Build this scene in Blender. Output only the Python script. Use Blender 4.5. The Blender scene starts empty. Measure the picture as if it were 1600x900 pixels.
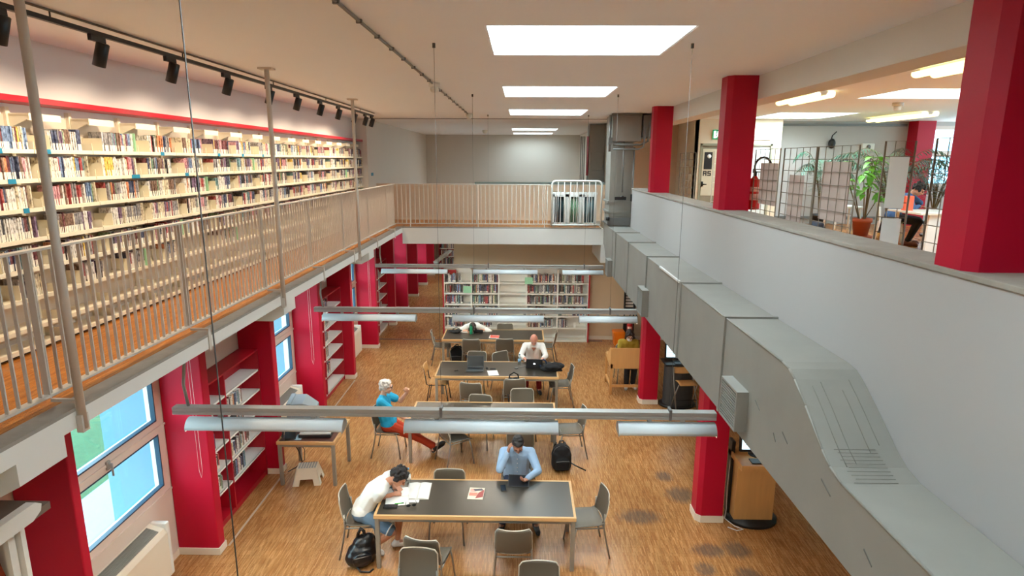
import bpy, bmesh, math, random
from mathutils import Vector, Matrix, Quaternion

SC = bpy.context.scene
COL = SC.collection
PI = math.pi
R = math.radians
rnd = random.Random(7)

# ------------------------------------------------------------------ camera, world, exposure
cam_data = bpy.data.cameras.new('camera')
cam_data.sensor_width = 36.0
cam_data.lens = 945.0 / 1600.0 * 36.0
cam_data.clip_start = 0.05
cam_data.clip_end = 300
cam = bpy.data.objects.new('camera', cam_data)
COL.objects.link(cam)
_p, _y, _r = 0.20806, 0.016047, 0.0045
_fw = Vector((-math.sin(_y) * math.cos(_p), math.cos(_y) * math.cos(_p), -math.sin(_p)))
_r0 = Vector((math.cos(_y), math.sin(_y), 0))
_u0 = _r0.cross(_fw)
_rt = _r0 * math.cos(_r) + _u0 * math.sin(_r)
_up = _u0 * math.cos(_r) - _r0 * math.sin(_r)
cam.matrix_world = Matrix(((_rt.x, _up.x, -_fw.x, 0), (_rt.y, _up.y, -_fw.y, 0), (_rt.z, _up.z, -_fw.z, 5.0), (0, 0, 0, 1)))
SC.camera = cam

SC.view_settings.view_transform = 'Standard'
SC.view_settings.look = 'None'
SC.view_settings.gamma = 1.0
SC.view_settings.use_curve_mapping = False
SC.view_settings.exposure = 1.62
SC.cycles.use_denoising = True
SC.cycles.max_bounces = 10
SC.cycles.diffuse_bounces = 6
SC.cycles.glossy_bounces = 4
SC.cycles.caustics_reflective = False
SC.cycles.caustics_refractive = False
SC.cycles.sample_clamp_indirect = 6.0

W = bpy.data.worlds.new('daylight')
SC.world = W
W.use_nodes = True
_bg = W.node_tree.nodes['Background']
_bg.inputs[0].default_value = (0.94, 0.97, 1.0, 1)
_bg.inputs[1].default_value = 3.8
SKY_PANE = 8.5          # brightness of the skylight domes
SPOT_W = 21.0           # watts of each shelf spotlight

# ------------------------------------------------------------------ materials
def lin(c):
    return tuple(((v / 255.0) / 12.92 if v / 255.0 <= 0.04045 else ((v / 255.0 + 0.055) / 1.055) ** 2.4) for v in c)

MATS = {}
def mat(name, rgb, rough=0.6, metal=0.0, var=0.08, scale=6.0, bump=0.0, spec=None, stretch=None, coat=0.0):
    if name in MATS:
        return MATS[name]
    m = bpy.data.materials.new(name)
    m.use_nodes = True
    nt = m.node_tree
    b = nt.nodes['Principled BSDF']
    c = lin(rgb)
    b.inputs['Roughness'].default_value = rough
    b.inputs['Metallic'].default_value = metal
    if spec is not None:
        b.inputs['Specular IOR Level'].default_value = spec
    if coat:
        b.inputs['Coat Weight'].default_value = coat
        b.inputs['Coat Roughness'].default_value = 0.15
    tc = nt.nodes.new('ShaderNodeTexCoord')
    mp = nt.nodes.new('ShaderNodeMapping')
    if stretch:
        mp.inputs['Scale'].default_value = stretch
    nz = nt.nodes.new('ShaderNodeTexNoise')
    nz.inputs['Scale'].default_value = scale
    nz.inputs['Detail'].default_value = 5
    mx = nt.nodes.new('ShaderNodeMixRGB')
    mx.inputs[1].default_value = (*[v * (1 - var) for v in c], 1)
    mx.inputs[2].default_value = (*[min(1, v * (1 + var)) for v in c], 1)
    nt.links.new(tc.outputs['Object'], mp.inputs['Vector'])
    nt.links.new(mp.outputs['Vector'], nz.inputs['Vector'])
    nt.links.new(nz.outputs['Fac'], mx.inputs[0])
    nt.links.new(mx.outputs[0], b.inputs['Base Color'])
    if bump:
        bp = nt.nodes.new('ShaderNodeBump')
        bp.inputs['Strength'].default_value = bump
        bp.inputs['Distance'].default_value = 0.01
        nt.links.new(nz.outputs['Fac'], bp.inputs['Height'])
        nt.links.new(bp.outputs['Normal'], b.inputs['Normal'])
    MATS[name] = m
    return m

def emis(name, rgb, strength):
    m = bpy.data.materials.new(name)
    m.use_nodes = True
    b = m.node_tree.nodes['Principled BSDF']
    b.inputs['Base Color'].default_value = (*[v * 0.8 for v in lin(rgb)], 1)
    b.inputs['Emission Color'].default_value = (*lin(rgb), 1)
    b.inputs['Emission Strength'].default_value = strength
    MATS[name] = m
    return m

def glass(name, tint=(230, 245, 245)):
    m = bpy.data.materials.new(name)
    m.use_nodes = True
    nt = m.node_tree
    for n in list(nt.nodes):
        nt.nodes.remove(n)
    o = nt.nodes.new('ShaderNodeOutputMaterial')
    tr = nt.nodes.new('ShaderNodeBsdfTransparent')
    tr.inputs[0].default_value = (*lin(tint), 1)
    gl = nt.nodes.new('ShaderNodeBsdfGlossy')
    gl.inputs['Roughness'].default_value = 0.02
    lw = nt.nodes.new('ShaderNodeLayerWeight')
    lw.inputs[0].default_value = 0.15
    fr = nt.nodes.new('ShaderNodeMath')
    fr.operation = 'MULTIPLY_ADD'
    fr.inputs[1].default_value = 0.3
    fr.inputs[2].default_value = 0.03
    nt.links.new(lw.outputs['Facing'], fr.inputs[0])
    mx = nt.nodes.new('ShaderNodeMixShader')
    nt.links.new(fr.outputs[0], mx.inputs[0])
    nt.links.new(tr.outputs[0], mx.inputs[1])
    nt.links.new(gl.outputs[0], mx.inputs[2])
    nt.links.new(mx.outputs[0], o.inputs[0])
    MATS[name] = m
    return m

def wood_floor(name, ca, cb, cc, stains=()):
    """Strip parquet: narrow strips running along Y, gloss lacquer, worn grey patches."""
    m = bpy.data.materials.new(name)
    m.use_nodes = True
    nt = m.node_tree
    b = nt.nodes['Principled BSDF']
    L = nt.links.new
    tc = nt.nodes.new('ShaderNodeTexCoord')
    mp = nt.nodes.new('ShaderNodeMapping')
    mp.inputs['Rotation'].default_value = (0, 0, R(90))
    L(tc.outputs['Object'], mp.inputs['Vector'])
    br = nt.nodes.new('ShaderNodeTexBrick')
    br.offset = 0.37
    br.offset_frequency = 2
    br.inputs['Color1'].default_value = (*lin(ca), 1)
    br.inputs['Color2'].default_value = (*lin(cb), 1)
    br.inputs['Mortar'].default_value = (*lin(cc), 1)
    br.inputs['Scale'].default_value = 1.0
    br.inputs['Mortar Size'].default_value = 0.0016
    br.inputs['Mortar Smooth'].default_value = 0.3
    br.inputs['Bias'].default_value = 0.0
    br.inputs['Brick Width'].default_value = 0.17
    br.inputs['Row Height'].default_value = 0.016
    L(mp.outputs[0], br.inputs['Vector'])
    nz = nt.nodes.new('ShaderNodeTexNoise')
    nz.inputs['Scale'].default_value = 0.9
    nz.inputs['Detail'].default_value = 6
    L(tc.outputs['Object'], nz.inputs['Vector'])
    mp2 = nt.nodes.new('ShaderNodeMapping')
    mp2.inputs['Scale'].default_value = (60, 5, 1)
    L(tc.outputs['Object'], mp2.inputs['Vector'])
    n2 = nt.nodes.new('ShaderNodeTexNoise')
    n2.inputs['Scale'].default_value = 1.0
    n2.inputs['Detail'].default_value = 4
    L(mp2.outputs[0], n2.inputs['Vector'])
    rp = nt.nodes.new('ShaderNodeValToRGB')
    rp.color_ramp.elements[0].position = 0.25
    rp.color_ramp.elements[0].color = (0.62, 0.6, 0.58, 1)
    rp.color_ramp.elements[1].position = 0.8
    rp.color_ramp.elements[1].color = (1.3, 1.3, 1.3, 1)
    L(n2.outputs['Fac'], rp.inputs[0])
    mul = nt.nodes.new('ShaderNodeMixRGB')
    mul.blend_type = 'MULTIPLY'
    mul.inputs[0].default_value = 0.85
    L(br.outputs['Color'], mul.inputs[1])
    L(rp.outputs[0], mul.inputs[2])
    rp2 = nt.nodes.new('ShaderNodeValToRGB')
    rp2.color_ramp.elements[0].position = 0.3
    rp2.color_ramp.elements[0].color = (0.85, 0.84, 0.82, 1)
    rp2.color_ramp.elements[1].position = 0.75
    rp2.color_ramp.elements[1].color = (1.15, 1.15, 1.15, 1)
    L(nz.outputs['Fac'], rp2.inputs[0])
    mul2 = nt.nodes.new('ShaderNodeMixRGB')
    mul2.blend_type = 'MULTIPLY'
    mul2.inputs[0].default_value = 0.9
    L(mul.outputs[0], mul2.inputs[1])
    L(rp2.outputs[0], mul2.inputs[2])
    last = mul2.outputs[0]
    if stains:
        acc = None
        for (sx, sy, rx, ry) in stains:
            m3 = nt.nodes.new('ShaderNodeMapping')
            m3.inputs['Location'].default_value = (-sx / rx, -sy / ry, 0)
            m3.inputs['Scale'].default_value = (1 / rx, 1 / ry, 0.0)
            L(tc.outputs['Object'], m3.inputs['Vector'])
            ln = nt.nodes.new('ShaderNodeVectorMath')
            ln.operation = 'LENGTH'
            L(m3.outputs[0], ln.inputs[0])
            mr = nt.nodes.new('ShaderNodeMapRange')
            mr.inputs[1].default_value = 0.35
            mr.inputs[2].default_value = 1.1
            mr.inputs[3].default_value = 1.0
            mr.inputs[4].default_value = 0.0
            L(ln.outputs['Value'], mr.inputs[0])
            if acc is None:
                acc = mr.outputs[0]
            else:
                mm = nt.nodes.new('ShaderNodeMath')
                mm.operation = 'MAXIMUM'
                L(acc, mm.inputs[0])
                L(mr.outputs[0], mm.inputs[1])
                acc = mm.outputs[0]
        mp4 = nt.nodes.new('ShaderNodeMapping')
        mp4.inputs['Scale'].default_value = (42, 6, 1)
        L(tc.outputs['Object'], mp4.inputs['Vector'])
        n4 = nt.nodes.new('ShaderNodeTexNoise')
        n4.inputs['Scale'].default_value = 1.0
        n4.inputs['Detail'].default_value = 3
        L(mp4.outputs[0], n4.inputs['Vector'])
        add = nt.nodes.new('ShaderNodeMath')
        add.operation = 'ADD'
        L(acc, add.inputs[0])
        L(n4.outputs['Fac'], add.inputs[1])
        mr2 = nt.nodes.new('ShaderNodeMapRange')
        mr2.inputs[1].default_value = 0.95
        mr2.inputs[2].default_value = 1.5
        mr2.inputs[3].default_value = 0.0
        mr2.inputs[4].default_value = 0.72
        L(add.outputs[0], mr2.inputs[0])
        mxs = nt.nodes.new('ShaderNodeMixRGB')
        L(mr2.outputs[0], mxs.inputs[0])
        L(last, mxs.inputs[1])
        mxs.inputs[2].default_value = (*lin((92, 82, 74)), 1)
        last = mxs.outputs[0]
    L(last, b.inputs['Base Color'])
    b.inputs['Roughness'].default_value = 0.26
    b.inputs['Specular IOR Level'].default_value = 0.45
    bp = nt.nodes.new('ShaderNodeBump')
    bp.inputs['Strength'].default_value = 0.12
    bp.inputs['Distance'].default_value = 0.004
    L(br.outputs['Fac'], bp.inputs['Height'])
    L(bp.outputs[0], b.inputs['Normal'])
    MATS[name] = m
    return m

M_WHITE = mat('white_paint', (222, 219, 213), 0.75, var=0.025, scale=1.5)
M_CEIL = mat('ceiling_paint', (243, 246, 250), 0.85, var=0.02, scale=0.8)
M_PLASTER = mat('plaster_offwhite', (214, 208, 199), 0.8, var=0.025, scale=1.2)
M_CREAM = mat('plaster_cream', (214, 193, 163), 0.8, var=0.03, scale=1.0)
M_TAUPE = mat('plaster_taupe', (176, 158, 140), 0.8, var=0.03, scale=1.0)
M_BEIGE = mat('panel_beige', (224, 200, 172), 0.7, var=0.03, scale=1.0)
M_PARAPET = mat('parapet_paint', (172, 169, 167), 0.7, var=0.02, scale=1.3)
M_RED = mat('red_paint', (178, 0, 42), 0.5, var=0.05, scale=2.5, spec=0.35)
M_REDSHELF = mat('red_shelf', (166, 12, 34), 0.42, var=0.05, scale=3)
M_CONC = mat('concrete', (150, 143, 134), 0.9, var=0.22, scale=9, bump=0.3)
M_GALV = mat('galvanised_steel', (146, 143, 136), 0.6, metal=0.15, var=0.13, scale=2.6, bump=0.04)
M_GALVD = mat('galvanised_dark', (120, 119, 117), 0.5, metal=0.4, var=0.08, scale=5)
M_RAIL = mat('rail_grey', (206, 198, 188), 0.5, metal=0.1, var=0.03, scale=4)
M_LAMP = mat('lamp_aluminium', (176, 176, 172), 0.42, metal=0.35, var=0.03, scale=4)
M_SHADE = mat('lamp_shade_white', (212, 218, 220), 0.45, var=0.02, scale=4)
M_SHELF = mat('shelf_cream', (232, 224, 200), 0.5, var=0.025, scale=3)
M_SHELFW = mat('shelf_white', (228, 228, 222), 0.5, var=0.025, scale=3)
M_BLACK = mat('black_plastic', (22, 22, 23), 0.45, var=0.1, scale=8)
M_BLACKFAB = mat('black_fabric', (17, 17, 20), 0.85, var=0.25, scale=18, bump=0.25)
M_LEATHER = mat('black_leather', (14, 15, 20), 0.28, var=0.2, scale=9, bump=0.3)
M_CHAIR = mat('chair_plastic_olive', (94, 88, 77), 0.42, var=0.05, scale=6)
M_CHAIRD = mat('chair_plastic_dark', (92, 86, 78), 0.42, var=0.05, scale=6)
M_CHROME = mat('chair_tube', (150, 146, 138), 0.32, metal=0.7, var=0.04, scale=6)
M_TABLETOP = mat('table_linoleum', (56, 51, 44), 0.3, var=0.06, scale=3, spec=0.5)
M_OAK = mat('table_oak_edge', (205, 164, 112), 0.45, var=0.12, scale=2, stretch=(1, 14, 14))
M_TLEG = mat('table_leg_grey', (150, 147, 138), 0.45, metal=0.4, var=0.04, scale=4)
M_BEECH = mat('beech_wood', (204, 152, 92), 0.5, var=0.12, scale=2.2, stretch=(10, 10, 1))
M_PAPER = mat('paper_white', (238, 238, 234), 0.7, var=0.02, scale=6)
M_BASE = mat('baseboard_white', (226, 216, 200), 0.6, var=0.03, scale=4)
M_PVC = mat('window_frame_pvc', (214, 200, 190), 0.5, var=0.02, scale=4)
M_GASKET = mat('window_gasket', (34, 62, 84), 0.5, var=0.1, scale=6)
M_WIRE = mat('steel_wire', (92, 88, 84), 0.5, metal=0.5, var=0.05, scale=8)
M_MESH = mat('grid_brown', (122, 108, 92), 0.5, metal=0.4, var=0.05, scale=8)
M_POSTER = mat('poster_board_pinkish', (186, 166, 156), 0.8, var=0.05, scale=4)
M_TERRA = mat('terracotta', (168, 82, 48), 0.75, var=0.1, scale=6)
M_SOIL = mat('soil', (58, 42, 32), 0.95, var=0.3, scale=25, bump=0.4)
M_LEAF = mat('leaf_light_green', (112, 176, 58), 0.5, var=0.25, scale=7)
M_PALM = mat('palm_leaf', (74, 112, 92), 0.42, var=0.25, scale=9)
M_STEM = mat('plant_stem', (112, 98, 66), 0.7, var=0.2, scale=12)
M_EXT = mat('extinguisher_red', (196, 22, 24), 0.3, var=0.04, scale=5)
M_GLASS = glass('window_glass', (226, 246, 250))
M_GLASSC = glass('clear_plastic', (236, 242, 242))
M_LAWN = mat('lawn_grass', (40, 74, 46), 0.95, var=0.45, scale=9, bump=0.5)
M_PAVE = mat('pale_paving', (120, 150, 165), 0.9, var=0.03, scale=3)
M_RENDER = mat('pale_blue_render', (96, 134, 152), 0.9, var=0.02, scale=2)
M_TEAL = mat('teal_card', (62, 166, 168), 0.55, var=0.06, scale=4)
M_ORANGE = mat('orange_plastic', (244, 128, 24), 0.4, var=0.05, scale=4)
M_SKY = emis('skylight_dome', (214, 234, 242), SKY_PANE)
M_SKYD = emis('skylight_dome_dimmed', (214, 234, 242), SKY_PANE * .4)  # clean pane with its glow dimmed, keeps a hot spot off the end wall
M_TUBE = emis('lit_tube', (252, 236, 150), 1.1)
M_SCREEN = emis('lit_screen', (190, 224, 236), 0.85)

# ------------------------------------------------------------------ mesh builder
class MB:
    def __init__(self):
        self.v = []; self.f = []; self.m = []; self.s = []
        self.mi = 0
    def add(self, vs, fs, smooth=False):
        o = len(self.v)
        self.v += [tuple(p) for p in vs]
        for f in fs:
            self.f.append(tuple(i + o for i in f)); self.m.append(self.mi); self.s.append(smooth)
        return self
    def bx(self, x0, x1, y0, y1, z0, z1, bev=0.0, M=None):
        if x0 > x1: x0, x1 = x1, x0
        if y0 > y1: y0, y1 = y1, y0
        if z0 > z1: z0, z1 = z1, z0
        if not bev:
            vs = [(x0, y0, z0), (x1, y0, z0), (x1, y1, z0), (x0, y1, z0), (x0, y0, z1), (x1, y0, z1), (x1, y1, z1), (x0, y1, z1)]
            fs = [(0, 3, 2, 1), (4, 5, 6, 7), (0, 1, 5, 4), (1, 2, 6, 5), (2, 3, 7, 6), (3, 0, 4, 7)]
        else:
            b = min(bev, (x1 - x0) * .49, (y1 - y0) * .49, (z1 - z0) * .49)
            bm = bmesh.new()
            bmesh.ops.create_cube(bm, size=1.0, matrix=Matrix.Translation(((x0 + x1) / 2, (y0 + y1) / 2, (z0 + z1) / 2)) @ Matrix.Diagonal((x1 - x0, y1 - y0, z1 - z0, 1)))
            bmesh.ops.bevel(bm, geom=bm.edges[:], offset=b, segments=2, profile=0.5, affect='EDGES')
            bm.verts.index_update()
            vs = [v.co.copy() for v in bm.verts]; fs = [tuple(v.index for v in f.verts) for f in bm.faces]
            bm.free()
        if M is not None:
            vs = [M @ Vector(p) for p in vs]
        return self.add(vs, fs)
    def tube(self, pts, r, seg=8, cap=True, closed=False):
        pts = [Vector(p) for p in pts]
        n = len(pts)
        rr = r if isinstance(r, (list, tuple)) else [r] * n
        vs = []; fs = []
        prev = None
        for i, p in enumerate(pts):
            if closed:
                d = (pts[(i + 1) % n] - pts[i - 1])
            else:
                d = (pts[min(i + 1, n - 1)] - pts[max(i - 1, 0)])
            d = d.normalized() if d.length > 1e-9 else Vector((0, 0, 1))
            if prev is None:
                a = Vector((0, 0, 1)) if abs(d.z) < 0.9 else Vector((1, 0, 0))
                u = d.cross(a).normalized()
            else:
                u = (prev - d * prev.dot(d))
                u = u.normalized() if u.length > 1e-6 else d.orthogonal().normalized()
            w = d.cross(u)
            prev = u
            for k in range(seg):
                t = 2 * PI * k / seg
                vs.append(p + (u * math.cos(t) + w * math.sin(t)) * rr[i])
        rng = n if closed else n - 1
        for i in range(rng):
            j = (i + 1) % n
            for k in range(seg):
                l = (k + 1) % seg
                fs.append((i * seg + k, i * seg + l, j * seg + l, j * seg + k))
        self.add(vs, fs, True)
        if cap and not closed:
            o = len(self.v) - len(vs)
            self.f.append(tuple(o + k for k in reversed(range(seg)))); self.m.append(self.mi); self.s.append(False)
            self.f.append(tuple(o + (n - 1) * seg + k for k in range(seg))); self.m.append(self.mi); self.s.append(False)
        return self
    def lathe(self, prof, o=(0, 0, 0), seg=20, M=None, smooth=True):
        vs = []; fs = []
        n = len(prof)
        for (r, z) in prof:
            for k in range(seg):
                t = 2 * PI * k / seg
                vs.append(Vector((r * math.cos(t), r * math.sin(t), z)))
        for i in range(n - 1):
            for k in range(seg):
                l = (k + 1) % seg
                fs.append((i * seg + k, i * seg + l, (i + 1) * seg + l, (i + 1) * seg + k))
        fs.append(tuple(reversed(range(seg))))
        fs.append(tuple((n - 1) * seg + k for k in range(seg)))
        o = Vector(o)
        vs = [(M @ p if M is not None else p) + o for p in vs]
        return self.add(vs, fs, smooth)
    def prism(self, poly, axis, a0, a1, M=None):
        """poly: 2-D outline; axis 'x': (y,z), 'y': (x,z), 'z': (x,y)."""
        def P(q, a):
            return {'x': (a, q[0], q[1]), 'y': (q[0], a, q[1]), 'z': (q[0], q[1], a)}[axis]
        n = len(poly)
        vs = [Vector(P(q, a0)) for q in poly] + [Vector(P(q, a1)) for q in poly]
        if M is not None:
            vs = [M @ p for p in vs]
        fs = [tuple(reversed(range(n))), tuple(range(n, 2 * n))]
        for i in range(n):
            j = (i + 1) % n
            fs.append((i, j, j + n, i + n))
        return self.add(vs, fs)
    def sheet(self, fn, nu, nv, th=0.0, smooth=True):
        """fn(u,v)->point; closed slab of thickness th."""
        g = [[Vector(fn(i / nu, j / nv)) for j in range(nv + 1)] for i in range(nu + 1)]
        vs = []; fs = []
        W_ = nv + 1
        if th == 0:
            for i in range(nu + 1):
                vs += g[i]
            for i in range(nu):
                for j in range(nv):
                    fs.append((i * W_ + j, (i + 1) * W_ + j, (i + 1) * W_ + j + 1, i * W_ + j + 1))
            return self.add(vs, fs, smooth)
        N = (nu + 1) * W_
        top = []; bot = []
        for i in range(nu + 1):
            for j in range(nv + 1):
                du = g[min(i + 1, nu)][j] - g[max(i - 1, 0)][j]
                dv = g[i][min(j + 1, nv)] - g[i][max(j - 1, 0)]
                nn = du.cross(dv)
                nn = nn.normalized() if nn.length > 1e-12 else Vector((0, 0, 1))
                top.append(g[i][j] + nn * th / 2); bot.append(g[i][j] - nn * th / 2)
        vs = top + bot
        for i in range(nu):
            for j in range(nv):
                a, b, c, d = i * W_ + j, (i + 1) * W_ + j, (i + 1) * W_ + j + 1, i * W_ + j + 1
                fs.append((a, b, c, d)); fs.append((d + N, c + N, b + N, a + N))
        for i in range(nu):
            a, b = i * W_, (i + 1) * W_
            fs.append((b, a, a + N, b + N))
            a, b = i * W_ + nv, (i + 1) * W_ + nv
            fs.append((a, b, b + N, a + N))
        for j in range(nv):
            a, b = j, j + 1
            fs.append((a, b, b + N, a + N))
            a, b = nu * W_ + j, nu * W_ + j + 1
            fs.append((b, a, a + N, b + N))
        return self.add(vs, fs, smooth)
    def ball(self, c, r, M=None, seg=12):
        r = r if isinstance(r, (tuple, list)) else (r, r, r)
        c = Vector(c)
        vs = []; fs = []
        rings = max(4, seg // 2)
        vs.append(Vector((0, 0, -1)))
        for i in range(1, rings):
            a = -PI / 2 + PI * i / rings
            for k in range(seg):
                t = 2 * PI * k / seg
                vs.append(Vector((math.cos(a) * math.cos(t), math.cos(a) * math.sin(t), math.sin(a))))
        vs.append(Vector((0, 0, 1)))
        for k in range(seg):
            fs.append((0, 1 + (k + 1) % seg, 1 + k))
        for i in range(rings - 2):
            for k in range(seg):
                l = (k + 1) % seg
                fs.append((1 + i * seg + k, 1 + i * seg + l, 1 + (i + 1) * seg + l, 1 + (i + 1) * seg + k))
        t = len(vs) - 1
        for k in range(seg):
            fs.append((t, 1 + (rings - 2) * seg + k, 1 + (rings - 2) * seg + (k + 1) % seg))
        out = []
        for p in vs:
            q = Vector((p.x * r[0], p.y * r[1], p.z * r[2]))
            if M is not None:
                q = M @ q
            out.append(q + c)
        return self.add(out, fs, True)
    def cap(self, p0, p1, r0, r1=None, seg=10):
        """round-ended tapered limb"""
        r1 = r0 if r1 is None else r1
        p0 = Vector(p0); p1 = Vector(p1)
        d = p1 - p0
        if d.length < 1e-6:
            return self.ball(p0, r0, seg=seg)
        d.normalize()
        pts = []; rad = []
        for a in (-85, -60, -30, 0):
            pts.append(p0 + d * (r0 * math.sin(R(a)))); rad.append(max(1e-4, r0 * math.cos(R(a))))
        for a in (0, 30, 60, 85):
            pts.append(p1 + d * (r1 * math.sin(R(a)))); rad.append(max(1e-4, r1 * math.cos(R(a))))
        return self.tube(pts, rad, seg)
    def mesh(self, name, mats):
        me = bpy.data.meshes.new(name)
        me.from_pydata(self.v, [], self.f)
        for m in (mats if isinstance(mats, (list, tuple)) else [mats]):
            me.materials.append(m)
        me.polygons.foreach_set('material_index', self.m)
        me.polygons.foreach_set('use_smooth', self.s)
        me.update()
        return me
    def build(self, name, mats, parent=None, loc=None, rz=None):
        o = bpy.data.objects.new(name, self.mesh(name, mats))
        COL.objects.link(o)
        if parent is not None:
            o.parent = parent
        if loc is not None:
            o.location = loc
        if rz is not None:
            o.rotation_euler = (0, 0, rz)
        return o

def tag(o, label=None, cat=None, group=None, kind=None):
    if label: o['label'] = label
    if cat: o['category'] = cat
    if group: o['group'] = group
    if kind: o['kind'] = kind
    return o

def empty(name, loc=(0, 0, 0), rz=0.0, label=None, cat=None, group=None, kind=None):
    o = bpy.data.objects.new(name, None)
    COL.objects.link(o)
    o.location = loc
    o.rotation_euler = (0, 0, rz)
    o.empty_display_size = 0.1
    return tag(o, label, cat, group, kind)

KIDS = {}
def copy_tree(o, parent=None):
    c = o.copy()
    COL.objects.link(c)
    if parent is not None:
        c.parent = parent
    for ch in [k for k in o.children]:
        copy_tree(ch, c)
    return c

def box_obj(name, x0, x1, y0, y1, z0, z1, m, label=None, cat=None, parent=None, kind=None, bev=0.0, group=None):
    o = MB().bx(x0, x1, y0, y1, z0, z1, bev).build(name, m, parent)
    return tag(o, label, cat, group, kind)

def slab_with_holes(mb, X0, X1, Y0, Y1, z0, z1, holes):
    xs = sorted({X0, X1, *[h[0] for h in holes], *[h[1] for h in holes]})
    ys = sorted({Y0, Y1, *[h[2] for h in holes], *[h[3] for h in holes]})
    for i in range(len(xs) - 1):
        for j in range(len(ys) - 1):
            cx = (xs[i] + xs[i + 1]) / 2; cy = (ys[j] + ys[j + 1]) / 2
            if cx < X0 or cx > X1 or cy < Y0 or cy > Y1:
                continue
            if any(h[0] < cx < h[1] and h[2] < cy < h[3] for h in holes):
                continue
            mb.bx(xs[i], xs[i + 1], ys[j], ys[j + 1], z0, z1)
    return mb
# ------------------------------------------------------------------ setting: floors, walls, ceiling
def struct(name, mb, m, label, cat, parent=None):
    o = mb.build(name, m, parent)
    return tag(o, label, cat, None, 'structure')

MZ = 3.38            # mezzanine floor level
CZ = 6.02            # ceiling level
STAINS = [(2.33, 9.0, .22, .26), (2.47, 8.45, .36, .38), (2.86, 8.75, .2, .45), (1.72, 7.85, .5, .3), (2.5, 7.1, .36, .24), (2.86, 7.12, .3, .3), (2.33, 6.72, .22, .22), (2.84, 6.62, .26, .25)]
M_FLOOR = wood_floor('parquet_lower', (204, 152, 98), (172, 118, 68), (112, 74, 42), STAINS)
M_FLOOR2 = wood_floor('parquet_upper', (208, 136, 66), (184, 114, 50), (112, 66, 28))

struct('floor', MB().bx(-4.6, 6.0, -4, 27.2, -.2, 0), M_FLOOR, 'orange strip parquet floor of the reading room with worn grey patches', 'floor')
struct('floor_mezzanine', MB().bx(-4.35, -3.1, -4, 16.9, MZ - .02, MZ).bx(-3.1, 1.95, 14.95, 16.9, MZ - .02, MZ), M_FLOOR2, 'orange wood floor of the upper walkway beside the bookshelves', 'floor')
struct('floor_gallery', MB().bx(2.8, 13, -4, 17.5, MZ - .02, MZ), M_FLOOR2, 'wood floor of the upper room behind the white parapet', 'floor')
s = MB()
s.bx(-4.4, -2.95, -4, 16.9, 3.245, MZ - .02)
s.bx(-2.95, 2.0, 14.83, 16.9, 2.97, MZ - .02)
s.bx(2.5, 13, -4, 17.5, 2.97, MZ - .02)
s.bx(-4.4, 2.5, 25.6, 27.2, 2.97, MZ - .02)
struct('trim_1', s, M_WHITE, 'white edge and underside of the upper floor slab', 'slab')
s = MB()
s.bx(-3.1, -2.95, -4, 14.95, MZ - .02, MZ + .004)
s.bx(-2.95, 1.95, 14.83, 14.95, MZ - .02, MZ + .004)
struct('trim_2', s, M_CONC, 'grey concrete strip along the walkway edge', 'kerb')
for i, (a, b) in enumerate([(3.2, 3.58), (7.25, 7.63), (11.52, 11.9)]):
    s = MB().prism([(-4.4, 3.245), (-4.4, 3.02), (-3.1, 3.02), (-2.95, 3.1), (-2.95, 3.245)], 'y', a, b)
    struct('trim_%d' % (3 + i), s, M_WHITE, ['white beam end under the walkway nearest the camera', 'white beam end under the walkway above the old monitor', 'white beam end under the walkway beyond the second pendant lamp'][i], 'beam')

# ceiling with skylight wells
HOLES = [(-.3, 1.35, 1.05, 2.4), (-.3, 1.35, 5.0, 6.35), (-.3, 1.35, 8.95, 10.4), (-.3, 1.35, 12.9, 14.5), (-.38, 1.17, 20.4, 22.0), (-.38, 1.17, 23.5, 25.1),
         (5.5, 7.2, 4.9, 6.3), (5.5, 7.2, 9.1, 10.5), (5.5, 7.2, 13.5, 15.3)]
s = slab_with_holes(MB(), -4.6, 13.2, -4, 26, CZ, CZ + .6, HOLES)
struct('ceiling', s, M_CEIL, 'plain off-white ceiling pierced by rectangular skylights', 'ceiling')
SKL = ['skylight out of the picture above the camera', 'largest skylight, over the nearest reading table', 'second skylight of the hall, behind the largest one', 'third skylight of the hall, before the ceiling joint',
       'skylight just past the ceiling joint', 'farthest skylight, close to the far end wall', 'skylight of the upper room hidden by the near red column',
       'skylight of the upper room beside the near red column', 'skylight of the upper room above the white wall']
for i, h in enumerate(HOLES):
    r = empty('window_%d' % (i + 1), ((h[0] + h[1]) / 2, (h[2] + h[3]) / 2, CZ), 0, SKL[i], 'skylight', None, 'structure')
    a, b = (h[1] - h[0]) / 2, (h[3] - h[2]) / 2
    l = MB()
    l.bx(-a, a, -b, -b + .012, .004, .58); l.bx(-a, a, b - .012, b, .004, .58); l.bx(-a, -a + .012, -b, b, .004, .58); l.bx(a - .012, a, -b, b, .004, .58)
    l.build('frame', M_WHITE, r)
    MB().bx(-a, a, -b, b, .585, .6).build('pane', M_SKYD if i in (4, 5) else M_SKY, r)
s = MB().bx(-4.0, 2.3, 15.68, 15.705, CZ - .012, CZ)
struct('trim_6', s, M_GALVD, 'dark joint line across the ceiling', 'ceiling joint')

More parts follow.
